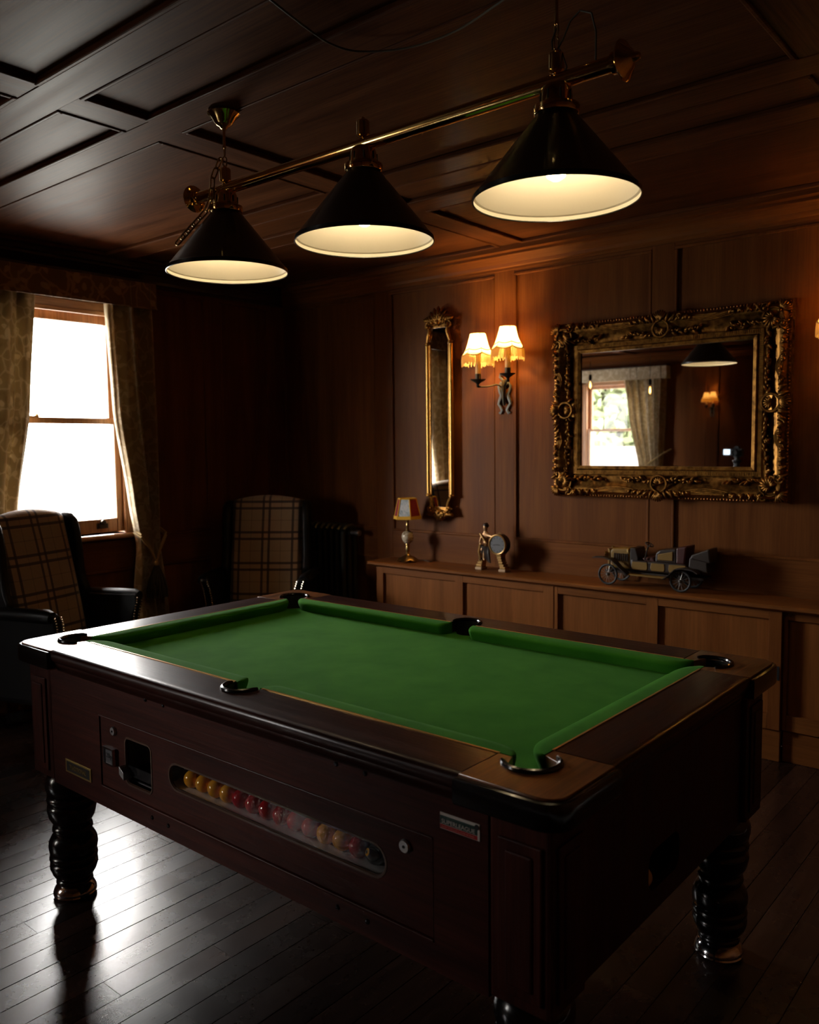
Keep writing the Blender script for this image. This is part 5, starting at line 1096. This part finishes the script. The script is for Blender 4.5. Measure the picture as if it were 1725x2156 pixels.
# ------------------------------------------------------------------ wall sconces
def sconce(label, wx, wy, wz, face, ends=((-0.103, 0.13), (0.103, 0.13)), glow='bulb_sconce'):
    """face -1: hangs on the mirror wall (room towards -y); +1: on the opposite wall"""
    S = thing('wall_sconce', (wx, wy, wz), label, 'wall lamp', 'twin fringed wall sconces')
    P = lambda x_, d, z_: (wx + x_, wy + face * d, wz + z_)
    B_ = lambda x_, d, z_: P(x_ * 0.95, d, z_ * 0.86 - 0.004)
    t_ = MB()
    for s_ in (-1, 1):
        pts = [(0.0, 0.02), (s_ * 0.030, 0.045), (s_ * 0.044, 0.02), (s_ * 0.034, -0.02), (s_ * 0.022, -0.04), (s_ * 0.036, -0.075), (s_ * 0.044, -0.10), (s_ * 0.028, -0.12), (s_ * 0.018, -0.145), (s_ * 0.030, -0.165), (s_ * 0.040, -0.158)]
        t_.tube([B_(a, 0.008, b2) for a, b2 in pts], [0.010, 0.009, 0.008, 0.010, 0.013, 0.011, 0.009, 0.009, 0.010, 0.008, 0.006], 8, flat=0.5)
        pts = [(0.0, 0.03), (s_ * 0.016, 0.065), (s_ * 0.036, 0.085), (s_ * 0.03, 0.105), (s_ * 0.018, 0.10)]
        t_.tube([B_(a, 0.008, b2) for a, b2 in pts], 0.007, 8, flat=0.5)
    t_.out('backplate', 'iron_grey', S, smooth=True)
    MB().tube([P(0, 0.012, 0.05), P(0, 0.022, 0.0), P(0, 0.016, -0.06), P(0, 0.012, -0.10)], [0.011, 0.016, 0.012, 0.007], 10).out('bracket', 'bronze_dark', S, smooth=True)
    for s_, dz_ in ((-1, 0.0), (1, 0.022)):
        ex, ed = ends[(s_ + 1) // 2]; zc = 0.034 + dz_
        MB().tube([tuple(q) for q in smooth_pts([P(0, 0.02, 0.01), P(ex * 0.3, ed * 0.35, 0.022), P(ex * 0.63, ed * 0.65, zc - 0.022), P(ex, ed, zc - 0.022), P(ex, ed, zc)])], 0.005, 8).out('arm', 'bronze_dark', S, smooth=True)
        bx_, by_, bz_ = P(ex, ed, zc)
        MB().lathe([(0.006, -0.03), (0.011, -0.022), (0.006, -0.012), (0.012, -0.004), (0.044, 0.016), (0.045, 0.018), (0.018, 0.012), (0, 0.012)], 24, (bx_, by_, bz_)).out('drip_cup', 'bronze_dark', S, smooth=True)
        MB().lathe([(0.0175, 0.010), (0.0175, 0.050), (0.0155, 0.051)], 18, (bx_, by_, bz_)).out('candle_socket', 'bronze_dark', S, smooth=True)
        MB().lathe([(0.0155, 0.050), (0.0155, 0.178), (0.010, 0.180)], 18, (bx_, by_, bz_)).out('candle_tube', 'candle_cream', S, smooth=True)
        MB().lathe([(0.007, 0.180), (0.013, 0.192), (0.016, 0.207), (0.013, 0.225), (0.005, 0.243), (0, 0.247)], 14, (bx_, by_, bz_)).out('bulb', glow, S, smooth=True)
        # scalloped six-sided bell shade
        n = 48; zt_, zb_ = 0.280, 0.165
        def sh(u, v, k=1.0):
            t = 2 * PI * u; w6 = abs(math.sin(3 * t)); prof_r = 0.046 + 0.028 * v + 0.018 * v ** 3
            r = prof_r * (1 - 0.05 * (1 - w6) * 1.0); z = zt_ + (zb_ - zt_) * v - 0.014 * w6 * v; return (bx_ + r * k * math.cos(t + 0.35), by_ + r * k * math.sin(t + 0.35), bz_ + z)
        so = MB().grid(lambda u, v: sh(u, v), n, 10, closed_u=True).out('shade', 'sconce_shade', S, smooth=True, angle=0)
        for vv, k_ in ((1.0, 1.012), (0.76, 1.012)):
            MB().tube([sh(i / n, vv, k_) for i in range(n)], 0.0030, 5, closed=True).out('shade_braid', 'sconce_braid', so, smooth=True)
        for k in range(6):
            u = (k * PI / 3 - 0) / (2 * PI); MB().tube([sh(u, j / 8, 1.006) for j in range(9)], 0.0015, 5).out('shade_seam', 'sconce_braid', so)
        t2 = MB(); nf = 66
        for i in range(nf):
            u = i / nf; w6 = abs(math.sin(3 * 2 * PI * u)); p0 = Vector(sh(u, 1.0, 1.0)); ln_ = 0.052 + 0.008 * math.sin(i * 2.7) + (0.010 if i % 11 == 0 else 0)
            if i % 11 == 5: ln_ += 0.004
            r_ = Vector((p0.x - bx_, p0.y - by_, 0)) * 0.06
            t2.tube([p0, p0 + r_ * 0.5 - Vector((0, 0, ln_ * 0.5)), p0 + r_ * 0.5 - Vector((0, 0, ln_))], 0.0036, 5)
        tag(t2.out('fringe', 'sconce_fringe', S, smooth=True), kind='stuff')
    return S
sconce('lit twin sconce with fringed shades beside the tall narrow mirror', -1.066, YB - 0.001, 1.80, -1)
sconce('lit twin sconce with fringed shades at the right edge of the picture', 0.862, YB - 0.001, 1.80, -1, glow='bulb_sconce_dim')
sconce('lit twin sconce reflected in the large gilt mirror', -1.90, YF + 0.001, 1.87, 1, ((-0.035, 0.245), (0.035, 0.07)), 'bulb_sconce_dim').scale = (0.62, 0.62, 0.62)

# ------------------------------------------------------------------ seen only in the big mirror: bare bulbs, camera on tripod
for lab, px, py, pz in (('hanging bare filament bulb reflected at the left edge of the gilt mirror', -2.60, -2.0, 2.096), ('hanging bare filament bulb reflected in front of the pale curtain', -1.92, -2.0, 2.008)):
    H = thing('hanging_bulb', (px, py, pz), lab, 'bulb', 'hanging filament bulbs')
    MB().tube([(px, py, pz + 0.10), (px, py, ZC + 0.005)], 0.0025, 6).out('cord', 'cable_brown', H)
    MB().lathe([(0.005, 0.125), (0.016, 0.115), (0.018, 0.075), (0.014, 0.06)], 16, (px, py, pz)).out('socket', 'black_plastic', H, smooth=True)
    MB().lathe([(0.013, 0.065), (0.018, 0.045), (0.030, 0.01), (0.032, -0.01), (0.025, -0.035), (0.010, -0.047), (0, -0.048)], 20, (px, py, pz)).out('glass', 'bulb_glass', H, smooth=True)
    MB().lathe([(0.002, 0.045), (0.007, 0.02), (0.009, -0.01), (0.003, -0.025), (0, -0.026)], 10, (px, py, pz)).out('filament', 'filament', H, smooth=True)
tx, ty, tz = -1.02, -2.0, 1.36
TP = thing('camera_tripod', (tx, ty, 0), 'black tripod under a camera, reflected low in the gilt mirror', 'tripod')
for k in range(3):
    a = PI / 2 + k * 2 * PI / 3; MB().tube([(tx + 0.04 * math.cos(a), ty + 0.04 * math.sin(a), tz - 0.17), (tx + 0.42 * math.cos(a), ty + 0.42 * math.sin(a), 0.0)], [0.016, 0.011], 10).out('leg', 'camera_black', TP, smooth=True)
MB().lathe([(0.05, tz - 0.20), (0.052, tz - 0.15), (0.03, tz - 0.14), (0.026, tz - 0.10), (0.042, tz - 0.085), (0.042, tz - 0.07), (0.024, tz - 0.065), (0.024, tz - 0.045), (0.035, tz - 0.042), (0.035, tz - 0.034)], 18, (tx, ty, 0)).out('ball_head', 'camera_black', TP, smooth=True)
KM = thing('camera', (tx, ty, tz - 0.034), 'small black camera with a lit flip screen, reflected in the gilt mirror', 'camera')
MB().box(tx - 0.055, tx + 0.055, ty - 0.03, ty + 0.03, tz - 0.033, tz + 0.045).out('body', 'camera_black', KM, bevel=0.008)
MB().prism([(tx - 0.03, tz + 0.043), (tx + 0.03, tz + 0.043), (tx + 0.018, tz + 0.068), (tx - 0.018, tz + 0.068)], 'y', ty - 0.025, ty + 0.02).out('viewfinder', 'camera_black', KM, bevel=0.004)
MB().lathe([(0.032, 0.03), (0.032, 0.06), (0.028, 0.062), (0.028, 0.09), (0.024, 0.09), (0.022, 0.075), (0, 0.075)], 20, (tx, ty, tz + 0.003), 'y').out('lens', 'camera_black', KM, smooth=True)
scn = MB().box(tx - 0.125, tx - 0.055, ty + 0.024, ty + 0.032, tz - 0.02, tz + 0.04).out('flip_screen', 'camera_black', KM)
MB().box(tx - 0.121, tx - 0.059, ty + 0.0322, ty + 0.0330, tz - 0.016, tz + 0.036).out('lit_screen', 'screen_lit', scn)

# ------------------------------------------------------------------ outside the reflected window: a tree, a board fence and added sky-blocking trees
def garden_tree(label, tx_, ty_, rx, rz_, zc_, n, mat, seed):
    G = thing('garden_tree', (tx_, ty_, -0.6), label, 'tree', 'garden trees')
    MB().tube([(tx_, ty_, -0.6), (tx_ + 0.05, ty_, 0.9), (tx_ - 0.05, ty_, zc_)], [0.18, 0.13, 0.06], 10).out('trunk', 'bark', G, smooth=True)
    t_ = MB(); rl = random.Random(seed)
    for i in range(n):
        p = Vector((rl.gauss(0, 1), rl.gauss(0, 1), rl.gauss(0, 1))).normalized() * rl.random() ** 0.4
        p = Vector((tx_ + p.x * rx, ty_ + p.y * rx, zc_ + p.z * rz_)); a = Vector((rl.uniform(-1, 1), rl.uniform(-1, 1), rl.uniform(-1, 1))).normalized() * rl.uniform(0.12, 0.22); b2 = a.orthogonal().normalized() * 0.10
        t_.bm.faces.new([t_.bm.verts.new(q) for q in (p - a, p + b2, p + a, p - b2)])
    tag(t_.out('foliage', mat, G, recalc=False), kind='stuff')
garden_tree('dark green leafy tree outside the reflected window', -5.4, -9.0, 0.65, 1.5, 2.6, 900, 'leaf_green', 5)
garden_tree('added pale bushy tree screening the sky from the reflected window', -6.9, -12.6, 2.6, 4.2, 3.4, 4600, 'leaf_pale', 6)  # added crown that cuts the sky light entering the reflected window
garden_tree('added pale bushy tree behind the board fence, screening the sky to the right', -1.6, -12.6, 2.6, 4.2, 3.2, 4600, 'leaf_pale', 7)  # second added crown, blocking more of the same sky light
FN = thing('board_fence', (-5.0, -8.0, -0.6), 'upright board fence outside the reflected window', 'fence')
fb = None
for i in range(22):
    if fb is None: fb = MB().box(-0.072, 0.072, -0.01, 0.01, 0, 2.0).out('fence_board', 'fence_wood', FN); fb.location = (-1.65, 0, 0)
    else: o = fb.copy(); C.objects.link(o); o.location = (-1.65 + 0.15 * i, 0, 0)
for zz in (0.4, 1.6): MB().box(-6.75, -3.4, -8.045, -8.012, -0.6 + zz, -0.6 + zz + 0.08).out('fence_rail', 'fence_wood', FN)
for o in list(C.objects):
    if o.name.startswith('fence_board') and o.parent is None: o.parent = FN
